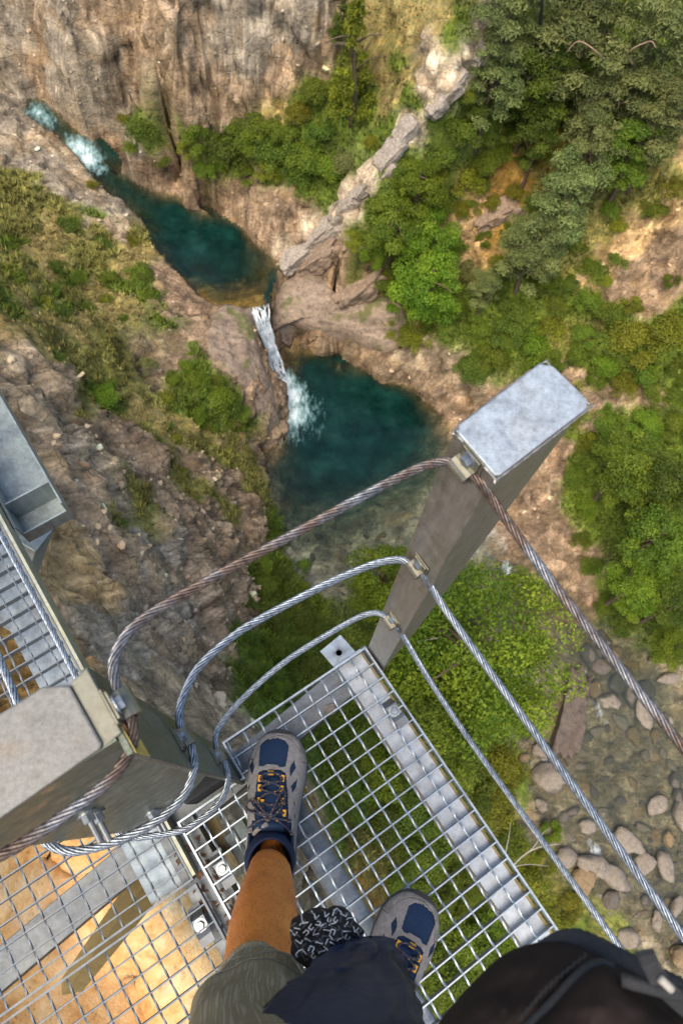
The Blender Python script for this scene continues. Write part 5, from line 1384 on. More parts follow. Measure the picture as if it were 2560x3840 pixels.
mb = MB(); mb.tube(spline([at(1425, 2250, 1.082), at(1470, 2262, 1.084), at(1520, 2275, 1.082), at(1568, 2284, 1.078), at(1640, 2300, 1.07)], .003), .0035, 10); mb.build('cord', WEB, bt_, True)
# ------------------------------------------------------------------ plants
def leafmat(name, a, b_, trans=.25):
    m, nt, b = newmat(name); L = nt.links
    at_ = N(nt, 'ShaderNodeVertexColor', layer_name='tint'); sp = N(nt, 'ShaderNodeSeparateColor'); L.new(at_.outputs[0], sp.inputs[0])
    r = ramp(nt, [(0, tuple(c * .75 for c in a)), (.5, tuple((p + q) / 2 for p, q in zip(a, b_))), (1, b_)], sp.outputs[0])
    oi = N(nt, 'ShaderNodeObjectInfo'); hv = N(nt, 'ShaderNodeHueSaturation'); L.new(r.outputs[0], hv.inputs['Color'])
    mh = N(nt, 'ShaderNodeMath', operation='MULTIPLY_ADD'); L.new(oi.outputs['Random'], mh.inputs[0]); mh.inputs[1].default_value = .035; mh.inputs[2].default_value = .482; L.new(mh.outputs[0], hv.inputs['Hue'])
    mv = N(nt, 'ShaderNodeMath', operation='MULTIPLY_ADD'); L.new(oi.outputs['Random'], mv.inputs[0]); mv.inputs[1].default_value = .35; mv.inputs[2].default_value = .82; L.new(mv.outputs[0], hv.inputs['Value'])
    L.new(hv.outputs[0], b.inputs['Base Color']); b.inputs['Roughness'].default_value = .55; b.inputs['Specular IOR Level'].default_value = .3
    tl = N(nt, 'ShaderNodeBsdfTranslucent'); L.new(hv.outputs[0], tl.inputs[0])
    mx = N(nt, 'ShaderNodeMixShader'); mx.inputs[0].default_value = trans; L.new(b.outputs[0], mx.inputs[1]); L.new(tl.outputs[0], mx.inputs[2]); L.new(mx.outputs[0], nt.nodes['Material Output'].inputs['Surface'])
    return m
LM = dict(A=leafmat('mid_green_leaves', (0.077, 0.140, 0.012), (0.282, 0.333, 0.030), .38), B=leafmat('olive_yellow_leaves', (.115, .135, .010), (.38, .37, .03), .38), C=leafmat('dark_green_leaves', (0.058, 0.112, 0.012), (0.215, 0.275, 0.030), .38),
          D=leafmat('grey_green_foliage', (0.122, 0.166, 0.044), (0.358, 0.374, 0.119), .32), E=leafmat('fresh_green_leaves', (0.090, 0.182, 0.010), (0.333, 0.416, 0.034), .4), F=leafmat('yellow_green_leaves', (.065, .15, .008), (.42, .46, .04), .42))
BARK = simple('grey_brown_bark', (.12, .085, .055), .9, 0, .4, 8, .8, .02)
BARKP = simple('reddish_pine_bark', (.13, .085, .055), .9, 0, .4, 8, .8, .02)
DEADW = simple('bleached_dead_wood', (.36, .32, .26), .85, 0, .3, 20, .4, .004)
def leaf_cloud(seed, lobes, nleaf, size, aspect=.5, up=.55, hollow=.55, droop=0.):
    """lobes: (x, y, z, rx, ry, rz); many small folded leaves through the lobes' outer layers"""
    rs = np.random.RandomState(seed); lobes = np.array(lobes, float)
    vol = (lobes[:, 3] * lobes[:, 4] * lobes[:, 5]) ** .7; pr = vol / vol.sum()
    li = rs.choice(len(lobes), nleaf, p=pr)
    d = rs.randn(nleaf, 3); d /= np.linalg.norm(d, axis=1)[:, None]; d[:, 2] = np.where((d[:, 2] < -.35), -d[:, 2], d[:, 2])
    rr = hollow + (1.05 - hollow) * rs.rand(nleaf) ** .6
    p = lobes[li, :3] + d * lobes[li, 3:] * rr[:, None]
    # clumps: pull leaves toward twig points
    tw = rs.randint(0, nleaf, max(8, nleaf // 9)); k = tw[rs.randint(0, len(tw), nleaf)]
    near = np.linalg.norm(p - p[k], axis=1) < .35
    p = np.where(near[:, None], p * .55 + p[k] * .45, p)
    n = d * (1 - up) + np.array([0, 0, up]) + .45 * rs.randn(nleaf, 3); n /= np.linalg.norm(n, axis=1)[:, None]
    a = np.cross(n, rs.randn(nleaf, 3)); a /= np.linalg.norm(a, axis=1)[:, None] + 1e-9; a[:, 2] -= droop; a /= np.linalg.norm(a, axis=1)[:, None]
    b = np.cross(n, a)
    s_ = size * (.6 + .8 * rs.rand(nleaf))[:, None]
    V = np.stack([p - a * s_ * .5, p + b * s_ * aspect * .5 + n * s_ * .08, p + a * s_ * .5, p - b * s_ * aspect * .5 + n * s_ * .08], 1).reshape(-1, 3)
    F = np.arange(nleaf * 4).reshape(-1, 4)
    # tint: darker deeper inside a lobe, each lobe and twig has its own tone
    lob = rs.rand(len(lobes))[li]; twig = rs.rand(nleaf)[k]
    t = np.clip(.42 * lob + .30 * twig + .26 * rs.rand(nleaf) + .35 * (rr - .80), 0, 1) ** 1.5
    me = bpy.data.meshes.new('foliage'); me.from_pydata(V.tolist(), [], F.tolist())
    ca = me.color_attributes.new('tint', 'FLOAT_COLOR', 'POINT')
    ca.data.foreach_set('color', np.repeat(np.c_[t, t, t, np.ones(nleaf)], 4, 0).astype(np.float32).ravel())
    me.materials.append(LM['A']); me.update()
    return me
def lobes_dome(seed, n, flat=.7, spread=.75, lo=.25, hi=.48):
    rs = np.random.RandomState(seed); out = []
    for i in range(n):
        a = rs.rand() * 6.283; r = spread * math.sqrt(rs.rand()); z = flat * (rs.rand() * .9) * math.sqrt(max(0, 1 - r * r)) - .05
        s_ = rs.uniform(lo, hi) * (1 - .25 * r); out.append((r * math.cos(a), r * math.sin(a), z, s_, s_, s_ * .75))
    return out
def lobes_tree(seed, n, k=1.):
    rs = np.random.RandomState(seed); out = []
    for i in range(n):
        d = rs.randn(3); d /= np.linalg.norm(d); r = .30 + .48 * rs.rand() ** .6
        s_ = rs.uniform(.17, .33) * k; r = r * (1 + .25 * (1 - k)); out.append((d[0] * r, d[1] * r, d[2] * r * .9, s_, s_, s_ * .62))
    return out
def lobes_pine(seed, n):
    rs = np.random.RandomState(seed); out = []
    for i in range(n):
        a = rs.rand() * 6.283; z = rs.uniform(-.9, .95); r = (.25 + .72 * rs.rand()) * (1 - .45 * abs(z + .1)); s_ = rs.uniform(.11, .25)
        out.append((r * math.cos(a), r * math.sin(a), z, s_ * 1.25, s_ * 1.25, s_ * .55))
    return out
def lobes_fir(seed, n):
    rs = np.random.RandomState(seed); out = []
    for i in range(n):
        z = rs.rand() ** 1.3; a = rs.rand() * 6.283; r = (1 - z) * .50 * (.5 + .5 * rs.rand()); s_ = .11 + .10 * (1 - z) * rs.rand()
        out.append((r * math.cos(a), r * math.sin(a), z * 2 - 1, s_ * 1.2, s_ * 1.2, s_ * .8))
    return out
PROTO = dict(
    shrub=[leaf_cloud(10 + i, lobes_dome(10 + i, 16), 4200, .078, .55, .4) for i in range(5)],
    spray=[leaf_cloud(30 + i, lobes_dome(30 + i, 12, 1.0, .7, .2, .4), 3200, .13, .2, .3) for i in range(3)],
    broad=[leaf_cloud(50 + i, lobes_tree(50 + i, 60, .82), 13000, .056, .5, .35) for i in range(4)],
    big=[leaf_cloud(60, lobes_tree(60, 95, .8), 32000, .033, .55, .15)],
    pine=[leaf_cloud(70 + i, lobes_pine(70 + i, 60), 11000, .085, .30, .45, .25) for i in range(3)],
    fir=[leaf_cloud(90 + i, lobes_fir(90 + i, 46), 5000, .085, .30, .3, .3, .25) for i in range(2)])
def depth_at(p): return (np.asarray(p) - CAMP) @ (CM @ np.array([0, 0, 1.]))
def obj_mesh(name, me, loc, scale, rz, mat, parent=None):
    o = bpy.data.objects.new(name, me); COL.objects.link(o)
    if parent is not None: o.parent = parent
    o.location = loc; o.rotation_euler = (0, 0, rz); o.scale = scale
    o.material_slots[0].link = 'OBJECT'; o.material_slots[0].material = mat
    return o
_pr = np.random.RandomState(77)
def shrub(px, py, rpx, colr, label, group=None, kind='shrub', flat=.85):
    g = hit(px, py); d = ray(px, py)
    R = rpx / FOC * depth_at(g)
    c = g - d * R * .35; c[2] -= R * .15
    me = PROTO[kind][_pr.randint(len(PROTO[kind]))]
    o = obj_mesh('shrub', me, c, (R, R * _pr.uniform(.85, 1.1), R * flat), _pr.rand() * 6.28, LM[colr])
    return tag(o, label, 'shrub', group)
def tree(px, py, rpx, colr, label, hc, kind='broad', zs=1., group=None, lean=0):
    """crown centred on the line of sight where it passes hc metres above the ground"""
    g = hit(px, py); d = ray(px, py)
    t = np.arange(0, 14, .05); q = g[None] - d[None] * t[:, None]
    e = q[:, 2] - height(q[:, 0], q[:, 1]); i = int(np.argmax(e >= hc)) if (e >= hc).any() else len(t) - 1
    c = q[i]; R = rpx / FOC * depth_at(c)
    base = np.array([c[0], c[1], height(c[0], c[1]) - .2])
    root = thing('tree', base, label, 'tree', group)
    me = PROTO[kind][_pr.randint(len(PROTO[kind]))]
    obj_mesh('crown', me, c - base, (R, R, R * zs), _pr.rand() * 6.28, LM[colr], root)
    mb = MB(); rs = np.random.RandomState(int(px * 7 + py))
    top = c + np.array([0, 0, R * zs * .6]); tr = .035 * R + .05
    path = spline([base, base * .6 + c * .4 + rs.randn(3) * .08, c, top], .25)
    mb.tube(path, np.linspace(tr, tr * .25, len(path)), 8)
    for k in range(9):
        f = rs.uniform(.45, .95); s_ = path[int(f * (len(path) - 1))]
        a = rs.rand() * 6.28; e2 = c + np.array([math.cos(a), math.sin(a), rs.uniform(-.2, .6)]) * R * np.array([1, 1, zs]) * rs.uniform(.45, .72)
        mid = (s_ + e2) / 2 + np.array([0, 0, .08 * R]); lp = spline([s_, mid, e2], .2); mb.tube(lp, np.linspace(tr * .5, tr * .08, len(lp)), 5)
    mb.build('trunk', BARKP if kind == 'pine' else BARK, root, True)
    return root
# trees, told apart by where they stand
tree(1090, 1500, 265, 'F', 'bushy yellow-green tree just beyond the railing, right of the bright grating', 6.5, 'big', 1.0)
tree(960, 1500, 120, 'E', 'smaller fresh green crown behind the foot of the tall post', 5.0)
tree(1010, 1690, 130, 'A', 'green tree crown seen through the upper end of the bright grating', 6.0)
tree(880, 1330, 105, 'E', 'small green tree at the shallow end of the lower pool, left of the tall post', 3.2)
tree(1440, 1075, 105, 'A', 'leafy tree at the right, level with the cap of the tall post', 3.6)
tree(1540, 1110, 95, 'C', 'dark tree at the right edge behind the leafy one beside the post cap', 3.6)
tree(1510, 1235, 100, 'A', 'mid green tree at the right edge above the rust-brown rope', 3.6)
tree(1450, 1350, 88, 'E', 'round fresh green tree right of the reddish rock slab', 3.2)
tree(1552, 1385, 75, 'C', 'dark tree at the right edge above the stream boulders', 3.2)
tree(1548, 1490, 62, 'E', 'bright small tree hanging over the stream at the right edge', 2.4)
tree(960, 430, 75, 'E', 'fresh green tree on the slope right of the pale scree strip, highest of four', 2.6)
tree(905, 520, 82, 'A', 'mid green tree on the slope close to the pale scree strip', 2.6)
tree(985, 545, 85, 'E', 'fresh green tree in the middle of the slope above the rock slabs', 2.8)
tree(985, 660, 100, 'E', 'broad fresh green tree above the ledge of the lower pool', 2.8)
PG = 'tall grey-green pines on the upper right slope'
tree(1350, 350, 82, 'D', 'pale grey-green pine, upper end of the slanting silvery row', 3.2, 'pine', 1.15)
tree(1290, 465, 100, 'D', 'pale grey-green pine in the middle of the slanting silvery row', 3.2, 'pine', 1.1)
tree(1225, 575, 88, 'D', 'grey-green pine at the lower end of the slanting silvery row', 2.8, 'pine', 1.)
tree(1110, 665, 48, 'D', 'small grey-green pine beside the broad fresh green tree', 1.8, 'pine', .9)
tree(1330, 60, 140, 'D', 'large pine at the top, right of the dark bare trunk', 4.2, 'pine', 1.)
tree(1165, 50, 105, 'D', 'pine at the top edge left of the dark bare trunk', 3.8, 'pine', 1.)
tree(1490, 110, 130, 'D', 'large pine with tan limbs in the top right corner', 4.2, 'pine', 1.)
tree(1130, 190, 85, 'D', 'grey-green pine beside the top of the pale scree strip', 3., 'pine', 1.)
tree(1235, 190, 95, 'C', 'dark pine below the bare trunk at the top', 3.2, 'pine', 1.)
tree(1400, 215, 105, 'D', 'pine between the silvery row and the top right corner', 3.4, 'pine', 1.)
tree(1530, 270, 95, 'D', 'pine at the right edge under the corner pine', 3.4, 'pine', 1.)
tree(1240, 310, 70, 'C', 'dark pine left of the silvery row', 2.6, 'pine', .9)
tree(1455, 350, 80, 'A', 'greener pine right of the silvery row', 2.8, 'pine', .95)
tree(815, 120, 110, 'B', 'dark olive fir standing alone left of the pale grassy gully', 3.0, 'fir', 1.25)
tree(790, 20, 60, 'C', 'dark fir at the top edge above the lone olive fir', 2.0, 'fir', 1.2)
# dark bare trunk and tan limbs at the top right
def bare(label, pxs, r0, mat):
    p = [hit(pxs[0][0], pxs[0][1])]; base = p[0]
    for (x, y, up) in pxs[1:]:
        g = hit(x, y); d = ray(x, y); p.append(g - d * up)
    path = spline(p, .1); mb = MB(); mb.tube(path, np.linspace(r0, r0 * .35, len(path)), 7)
    o = mb.build('bare_trunk', mat, None, True, origin=base); return tag(o, label, 'tree trunk')
bare('dark bare trunk between the pines at the top edge', [(1232, 120), (1238, 70, 2.6), (1243, 20, 4.2), (1246, -30, 5.)], .13, simple('dark_bark', (.03, .025, .02), .9))
TAN = simple('tan_pine_limb', (.30, .20, .12), .9, 0, .3, 9, .6, .02)
bare('curved tan limb showing in the corner pine', [(1500, 190), (1440, 130, 4.5), (1490, 95, 5.2), (1505, 110, 5.2)], .05, TAN)
bare('pale tan limb crossing the pines at the top right', [(1400, 170), (1380, 130, 4.6), (1330, 95, 4.9), (1300, 120, 4.6)], .05, TAN)

S = 'A'
for px, py, r, c, lab in (
    (320, 300, 46, 'C', 'dark shrub alone on the far rock wall above the upper pool'), (285, 268, 24, 'B', 'small yellowish shrub on the rock wall above the lone dark shrub'), (372, 372, 26, 'A', 'little green shrub on the rock rim right of the lone dark shrub'), (300, 335, 24, 'A', 'little shrub directly under the lone dark shrub on the rock wall'),
    (690, 262, 42, 'B', 'yellow-green shrub at the top of the ledge thicket'), (725, 212, 44, 'A', 'green shrub between ledge thicket and lone fir'), (790, 370, 40, 'D', 'blue-green shrub at the right end of the ledge thicket'), (752, 385, 48, 'E', 'fresh green shrub near the right end of the ledge thicket'),
    (1085, 852, 55, 'C', 'dark feathery shrub on the ledge above the dark end of the lower pool'), (1450, 785, 72, 'B', 'yellow-olive shrub above the cap of the tall post'), (1535, 765, 62, 'B', 'yellow-olive shrub at the right edge above the post cap'), (1390, 845, 38, 'E', 'bright little shrub just above the post cap'),
    (162, 520, 36, 'C', 'dark round shrub on the left bank facing the lone dark shrub across the water'), (312, 640, 44, 'A', 'green shrub on the left bank right beside the upper pool'), (340, 690, 34, 'A', 'green shrub below the one beside the upper pool'), (22, 640, 45, 'A', 'green shrub at the left edge above the yellow grass'),
    (122, 830, 34, 'C', 'dark low shrub on the left slope above the open girder'), (338, 842, 27, 'D', 'grey-green shrub alone on the brown slope left of the grassy spur'), (240, 915, 42, 'E', 'bright green cushion shrub on the middle of the left slope'), (330, 497, 20, 'B', 'yellowish shrub leaning over the upper pool from the left bank'),
    (275, 1205, 28, 'C', 'dark tuft-like shrub on the pale lower cliff'), (313, 1160, 16, 'E', 'tiny bright shrub just above the dark one on the pale lower cliff'), (615, 1195, 42, 'C', 'dark shrub at the water edge left of the lower pool'), (700, 1300, 24, 'E', 'bright sprig over the shallow end of the lower pool'),
    (440, 800, 24, 'E', 'small bright shrub at the top of the grassy spur'), (528, 930, 38, 'C', 'dark bushy shrub on the grassy spur beside the bare rock block')):
    shrub(px, py, r, c, lab)
GR = [('shrubs along the foot of the right-hand trees', 'low shrub at the foot of the trees right of the tall post', [(1330, 1090, 36, 'A'), (1350, 1160, 38, 'E'), (1335, 1240, 32, 'A'), (1360, 1300, 34, 'A'), (1400, 965, 44, 'A'), (1482, 975, 44, 'E'), (1345, 1015, 36, 'B'), (1552, 985, 42, 'A'), (1385, 1020, 40, 'C'), (1390, 1390, 34, 'A'), (1430, 1430, 34, 'C'), (1310, 960, 30, 'B')]),
      ('shrubs of the thicket on the ledge above the upper pool', 'shrub in the dense green thicket on the ledge above the upper pool', [(460, 320, 54, 'A'), (522, 342, 58, 'C'), (582, 330, 58, 'A'), (642, 350, 58, 'C'), (700, 350, 56, 'A'), (560, 400, 38, 'A'), (680, 402, 46, 'C'), (612, 288, 48, 'A'), (735, 302, 42, 'C'), (482, 385, 34, 'A'), (620, 395, 36, 'B'), (540, 300, 40, 'A'), (655, 300, 40, 'A'), (430, 345, 32, 'B')]),
      ('shrubs on the slope right of the scree strip', 'leafy shrub on the wooded slope right of the pale scree strip', [(1060, 300, 56, 'A'), (1095, 250, 52, 'C'), (1022, 350, 48, 'C'), (1002, 405, 46, 'B'), (1072, 420, 52, 'B'), (1112, 370, 42, 'A'), (935, 380, 40, 'A'), (880, 470, 38, 'A'), (848, 590, 44, 'E'), (820, 560, 36, 'B'), (1132, 470, 32, 'B'), (1190, 440, 28, 'B'), (1185, 300, 38, 'C'), (1110, 560, 34, 'A'), (980, 735, 38, 'A'), (1040, 705, 46, 'A'), (1075, 620, 42, 'D'), (902, 760, 36, 'B'), (958, 775, 44, 'B'), (870, 640, 38, 'A'), (930, 610, 45, 'A'), (920, 690, 40, 'E'), (1060, 480, 34, 'B'), (1040, 560, 40, 'A'), (1180, 230, 45, 'C'), (1300, 260, 50, 'C'), (1210, 370, 34, 'A'), (1150, 600, 34, 'B'), (1090, 470, 32, 'A'), (1230, 470, 34, 'C'), (1150, 350, 38, 'A'), (1160, 520, 30, 'A'), (1010, 470, 36, 'A'), (1100, 420, 34, 'C')]),
      ('shrubs between the tall post cap and the upper pines', 'leafy shrub on the right slope above the cap of the tall post', [(1132, 820, 48, 'A'), (1172, 762, 56, 'C'), (1232, 795, 52, 'E'), (1182, 702, 48, 'C'), (1282, 702, 42, 'A'), (1255, 645, 44, 'A'), (1142, 650, 46, 'C'), (1292, 832, 42, 'A'), (1402, 722, 42, 'A'), (1482, 862, 42, 'A'), (1552, 850, 46, 'A'), (1432, 592, 32, 'A'), (1500, 480, 36, 'A'), (1362, 622, 42, 'A'), (1548, 432, 38, 'B'), (1340, 770, 40, 'A'), (1100, 760, 40, 'A'), (1220, 850, 40, 'A'), (1320, 560, 36, 'A'), (1400, 480, 40, 'A'), (1360, 870, 34, 'A'), (1432, 885, 40, 'B'), (1502, 905, 38, 'A'), (1552, 915, 38, 'A'), (1430, 520, 34, 'B'), (1540, 650, 28, 'A'), (1352, 692, 42, 'A'), (1300, 655, 38, 'C'), (1240, 610, 38, 'A'), (1270, 750, 40, 'B'), (1210, 730, 38, 'A'), (1330, 810, 38, 'A'), (1450, 700, 30, 'B'), (1390, 640, 26, 'B')]),
      ('shrubs on the dry left bank', 'low shrub among the dry grass of the left bank', [(232, 562, 28, 'C'), (132, 612, 26, 'C'), (252, 642, 28, 'A'), (32, 702, 32, 'D'), (182, 642, 26, 'A'), (302, 560, 24, 'B'), (212, 425, 20, 'B'), (380, 985, 22, 'A'), (60, 560, 26, 'A'), (100, 700, 24, 'B'), (200, 705, 24, 'A'), (280, 735, 24, 'A'), (360, 735, 22, 'A'), (70, 440, 22, 'A'), (140, 455, 18, 'B'), (20, 560, 30, 'A'), (10, 770, 28, 'D'), (90, 520, 22, 'D'), (245, 690, 22, 'B')]),
      ('green cushions on the rock spur by the waterfall', 'fresh green shrub on the grassy rock spur left of the waterfall', [(452, 880, 38, 'E'), (500, 920, 42, 'E'), (450, 955, 36, 'E'), (548, 975, 26, 'A'), (500, 872, 26, 'A'), (430, 840, 26, 'E'), (480, 975, 30, 'A'), (520, 965, 28, 'A')]),
      ('small shrubs on the lower left rock slope', 'small yellowish shrub on the brown rock slope left of the lower pool', [(510, 1050, 20, 'B'), (530, 1082, 20, 'A'), (440, 1150, 22, 'B'), (462, 1130, 22, 'D'), (318, 1150, 18, 'B'), (540, 1120, 18, 'B'), (400, 1010, 18, 'B'), (560, 1090, 16, 'A'), (480, 1100, 16, 'B'), (420, 1080, 14, 'B'), (370, 1040, 14, 'A')]),
      ('dark shrubs on the steep bank beyond the lowest rope', 'dark green shrub on the steep bank between the pale cliff and the lower pool', [(632, 1232, 34, 'C'), (602, 1292, 34, 'A'), (642, 1335, 46, 'C'), (562, 1392, 38, 'C'), (602, 1425, 55, 'C'), (682, 1420, 52, 'C'), (572, 1482, 46, 'C'), (642, 1512, 60, 'C'), (562, 1552, 46, 'C'), (640, 1600, 56, 'A'), (732, 1462, 46, 'C'), (600, 1355, 40, 'A'), (690, 1360, 34, 'A'), (540, 1440, 34, 'C'), (690, 1500, 46, 'C'), (610, 1560, 50, 'C'), (560, 1610, 36, 'A'), (720, 1560, 60, 'C'), (680, 1640, 60, 'C')]),
      ('undergrowth shrubs below the bright grating', 'green undergrowth shrub seen through the bright grating', [(762, 1752, 80, 'C'), (850, 1790, 85, 'E'), (830, 1690, 70, 'C'), (900, 1700, 85, 'C'), (1002, 1900, 72, 'C'), (1042, 2050, 72, 'A'), (1082, 2200, 76, 'A'), (950, 2210, 70, 'E'), (930, 1860, 75, 'C'), (1060, 1800, 80, 'C'), (860, 1900, 70, 'C'), (960, 1990, 66, 'A'), (1120, 2100, 70, 'A'), (900, 2050, 60, 'A'), (1020, 2280, 70, 'A'), (800, 1850, 60, 'C')]),
      ('olive shrubs on the near bank of the stream', 'olive-yellow shrub on the near bank of the stream outside the right railing', [(1152, 1752, 70, 'B'), (1132, 1852, 66, 'B'), (1212, 2052, 70, 'B'), (1262, 2132, 56, 'B'), (1322, 2212, 46, 'A'), (1182, 2150, 62, 'E'), (1172, 1950, 56, 'A'), (1242, 1990, 44, 'B'), (1260, 1905, 34, 'E'), (1300, 2080, 40, 'B'), (1400, 2260, 44, 'A'), (1470, 2290, 46, 'A'), (1180, 1660, 50, 'A')])]
for g, lab, l in GR:
    for px, py, r, c in l:
        shrub(px, py, r, c, lab, g, 'spray' if _pr.rand() < .22 else 'shrub')
# scattered little bushes where turf covers the banks (spread over the ground itself)
def scatter_points(n, want, seed, box=(-14, 18, 6, 36)):
    rs = np.random.RandomState(seed); out = []
    while len(out) < n:
        x = rs.uniform(box[0], box[1], 4000); y = rs.uniform(box[2], box[3], 4000)
        j = np.clip(np.searchsorted(gy, y), 0, len(gy) - 1); i = np.clip(np.searchsorted(gx, x), 0, len(gx) - 1)
        v = TVEG[j, i]; z = height(x, y)
        ok = want(v, z)
        p = TP.reshape(GX.shape + (3,))[j, i]
        out += list(zip(p[ok], v[ok], TCOL[j, i][ok]))
    return out[:n]
for p, v, c in scatter_points(70, lambda v, z: (v > .75) & (z > -27.9), 5):
    R = _pr.uniform(.22, .5); k = 'ABCEA'[_pr.randint(5)]
    o = obj_mesh('small_bush', PROTO['shrub'][_pr.randint(5)], p + np.array([0, 0, R * .2]), (R, R, R * .8), _pr.rand() * 6.28, LM[k])
    tag(o, 'small low bush scattered over the green banks of the gorge', 'bush', 'small bushes scattered over the green banks')
# turf and dry grass
def grass():
    P_ = scatter_points(26000, lambda v, z: (v > .55) & (z > -29.2), 9) + scatter_points(9000, lambda v, z: (v > .55) & (z > -29.2), 10, (-6, 8, -6, 10))
    rs = np.random.RandomState(3); n = len(P_); p = np.array([q[0] for q in P_]); c = np.array([q[2] for q in P_]); vv = np.array([q[1] for q in P_]); kp = (vv > .72) | (rs.rand(n) < .45); p, c, vv = p[kp], c[kp], vv[kp]; n = len(p)
    nb = 6; V = []; T = []
    for b in range(nb):
        a = rs.rand(n) * 6.283; ln = rs.uniform(.08, .30, n) * np.where(vv > .72, 1, .62); le = rs.uniform(.2, .9, n)
        d = np.stack([np.cos(a) * le, np.sin(a) * le, np.ones(n)], 1); d /= np.linalg.norm(d, axis=1)[:, None]
        w = np.stack([-np.sin(a), np.cos(a), np.zeros(n)], 1) * (.022 + .02 * rs.rand(n))[:, None]
        o = p + np.stack([np.cos(a), np.sin(a), np.zeros(n)], 1) * (.10 * rs.rand(n))[:, None]
        V.append(np.stack([o - w, o + w, o + d * ln[:, None]], 1))
        t = np.clip(c * rs.uniform(.7, 1.7, n)[:, None] + np.array([.04, .03, .005]) * (rs.rand(n) < .10)[:, None], 0, 1); T.append(np.repeat(t[:, None], 3, 1))
    V = np.concatenate(V).reshape(-1, 3); T = np.concatenate(T).reshape(-1, 3); F = np.arange(len(V)).reshape(-1, 3)
    me = bpy.data.meshes.new('grass'); me.from_pydata(V.tolist(), [], F.tolist())
    ca = me.color_attributes.new('tint', 'FLOAT_COLOR', 'POINT'); ca.data.foreach_set('color', np.c_[T, np.ones(len(T))].astype(np.float32).ravel())
    m, nt, b = newmat('turf_blades'); at_ = N(nt, 'ShaderNodeVertexColor', layer_name='tint'); nt.links.new(at_.outputs[0], b.inputs['Base Color']); b.inputs['Roughness'].default_value = .7; b.inputs['Specular IOR Level'].default_value = .2
    me.materials.append(m)
    o = bpy.data.objects.new('grass', me); COL.objects.link(o); tag(o, 'green and straw-coloured grass on the banks of the gorge', 'grass', kind='stuff')
grass()
# loose stones on the bare slopes
def debris():
    pts_ = scatter_points(2600, lambda v, z: (v < .35) & (z > -28.2), 12) + scatter_points(900, lambda v, z: (v < .4) & (z > -27) & (z < -15), 13, (-7, 0, 0, 14))
    rs = np.random.RandomState(8); bm = bmesh.new(); bmesh.ops.create_icosphere(bm, subdivisions=1, radius=1); B = np.array([v.co[:] for v in bm.verts]); Fb = np.array([[v.index for v in f.verts] for f in bm.faces]); bm.free()
    V = []; F = []; T = []
    for i, (p, v, c) in enumerate(pts_):
        s_ = .02 + .10 * rs.rand() ** 3 + (.1 if rs.rand() < .03 else 0)
        q = B * (1 + .35 * rs.randn(len(B), 1).clip(-1, 1)) * s_ * np.array([1, rs.uniform(.5, 1), rs.uniform(.4, .8)])
        a = rs.rand() * 6.28; R_ = np.array([[math.cos(a), -math.sin(a), 0], [math.sin(a), math.cos(a), 0], [0, 0, 1]])
        V.append(q @ R_.T + p); F.append(Fb + i * len(B)); k = rs.uniform(.9, 1.9) if rs.rand() < .6 else rs.uniform(.5, 1); T.append(np.repeat((np.clip(c * k, .02, .7))[None], len(B), 0))
    me = bpy.data.meshes.new('rubble'); me.from_pydata(np.concatenate(V).tolist(), [], np.concatenate(F).tolist())
    T = np.concatenate(T); ca = me.color_attributes.new('tint', 'FLOAT_COLOR', 'POINT'); ca.data.foreach_set('color', np.c_[T, np.ones(len(T))].astype(np.float32).ravel())
    m, nt, b = newmat('loose_stone'); at_ = N(nt, 'ShaderNodeVertexColor', layer_name='tint'); nt.links.new(at_.outputs[0], b.inputs['Base Color']); b.inputs['Roughness'].default_value = .9
    me.materials.append(m); o = bpy.data.objects.new('rubble', me); COL.objects.link(o); tag(o, 'loose pale stones lying on the bare rock slopes', 'rubble', kind='stuff')
debris()
def rockmat(name, col, sc=2.):
    m, nt, b = newmat(name); v = texco(nt); n1 = noise(nt, sc, 8, .65, v); n2 = noise(nt, sc * 6, 6, .65, v)
    r = ramp(nt, [(.25, tuple(c * .35 for c in col)), (.45, tuple(c * .85 for c in col)), (.6, col), (.8, tuple(min(.8, c * 1.4) for c in col))], n1)
    r2 = ramp(nt, [(.3, (.55, .52, .5)), (.7, (1.3, 1.28, 1.25))], n2)
    nt.links.new(mixc(nt, r.outputs[0], r2.outputs[0], 1, 'MULTIPLY'), b.inputs['Base Color']); b.inputs['Roughness'].default_value = .85; bump(nt, b, n2, .7, .05); return m
SLABM = rockmat('slab_rock', (.36, .26, .18)); SLABG = rockmat('pale_slab_rock', (.42, .36, .29)); RIDGE = rockmat('ridged_brown_rock', (.17, .13, .10), 4.)
# boulders of the stream
BOUL = rockmat('river_boulder', (.33, .275, .21), 3.2)
BOULD = rockmat('dark_river_boulder', (.17, .145, .115), 3.2)
BOULO = rockmat('ochre_boulder', (.33, .23, .12), 3.2)
for m_ in (BOUL, BOULD, BOULO): pass
RM = [rock_mesh(1., 40 + i, 3, (1, .80, .62), .46) for i in range(9)]
for me in RM: me.materials.append(BOUL)
def boulder(px, py, rpx, lab, group=None, mat=BOUL, sq=1., zoff=.15, name='boulder', zfix=None):
    g = hit(px, py) if zfix is None else at(px, py, zfix)
    R = rpx / FOC * depth_at(g); 
    wl = -28. if (py < 1350 and px < 1100) else None
    z = max(g[2], -29.75 if py > 1350 else g[2]) + R * zoff
    o = obj_mesh(name, RM[_pr.randint(len(RM))], (g[0], g[1], z), (R, R * sq, R), _pr.rand() * 6.28, mat)
    return tag(o, lab, 'boulder', group)
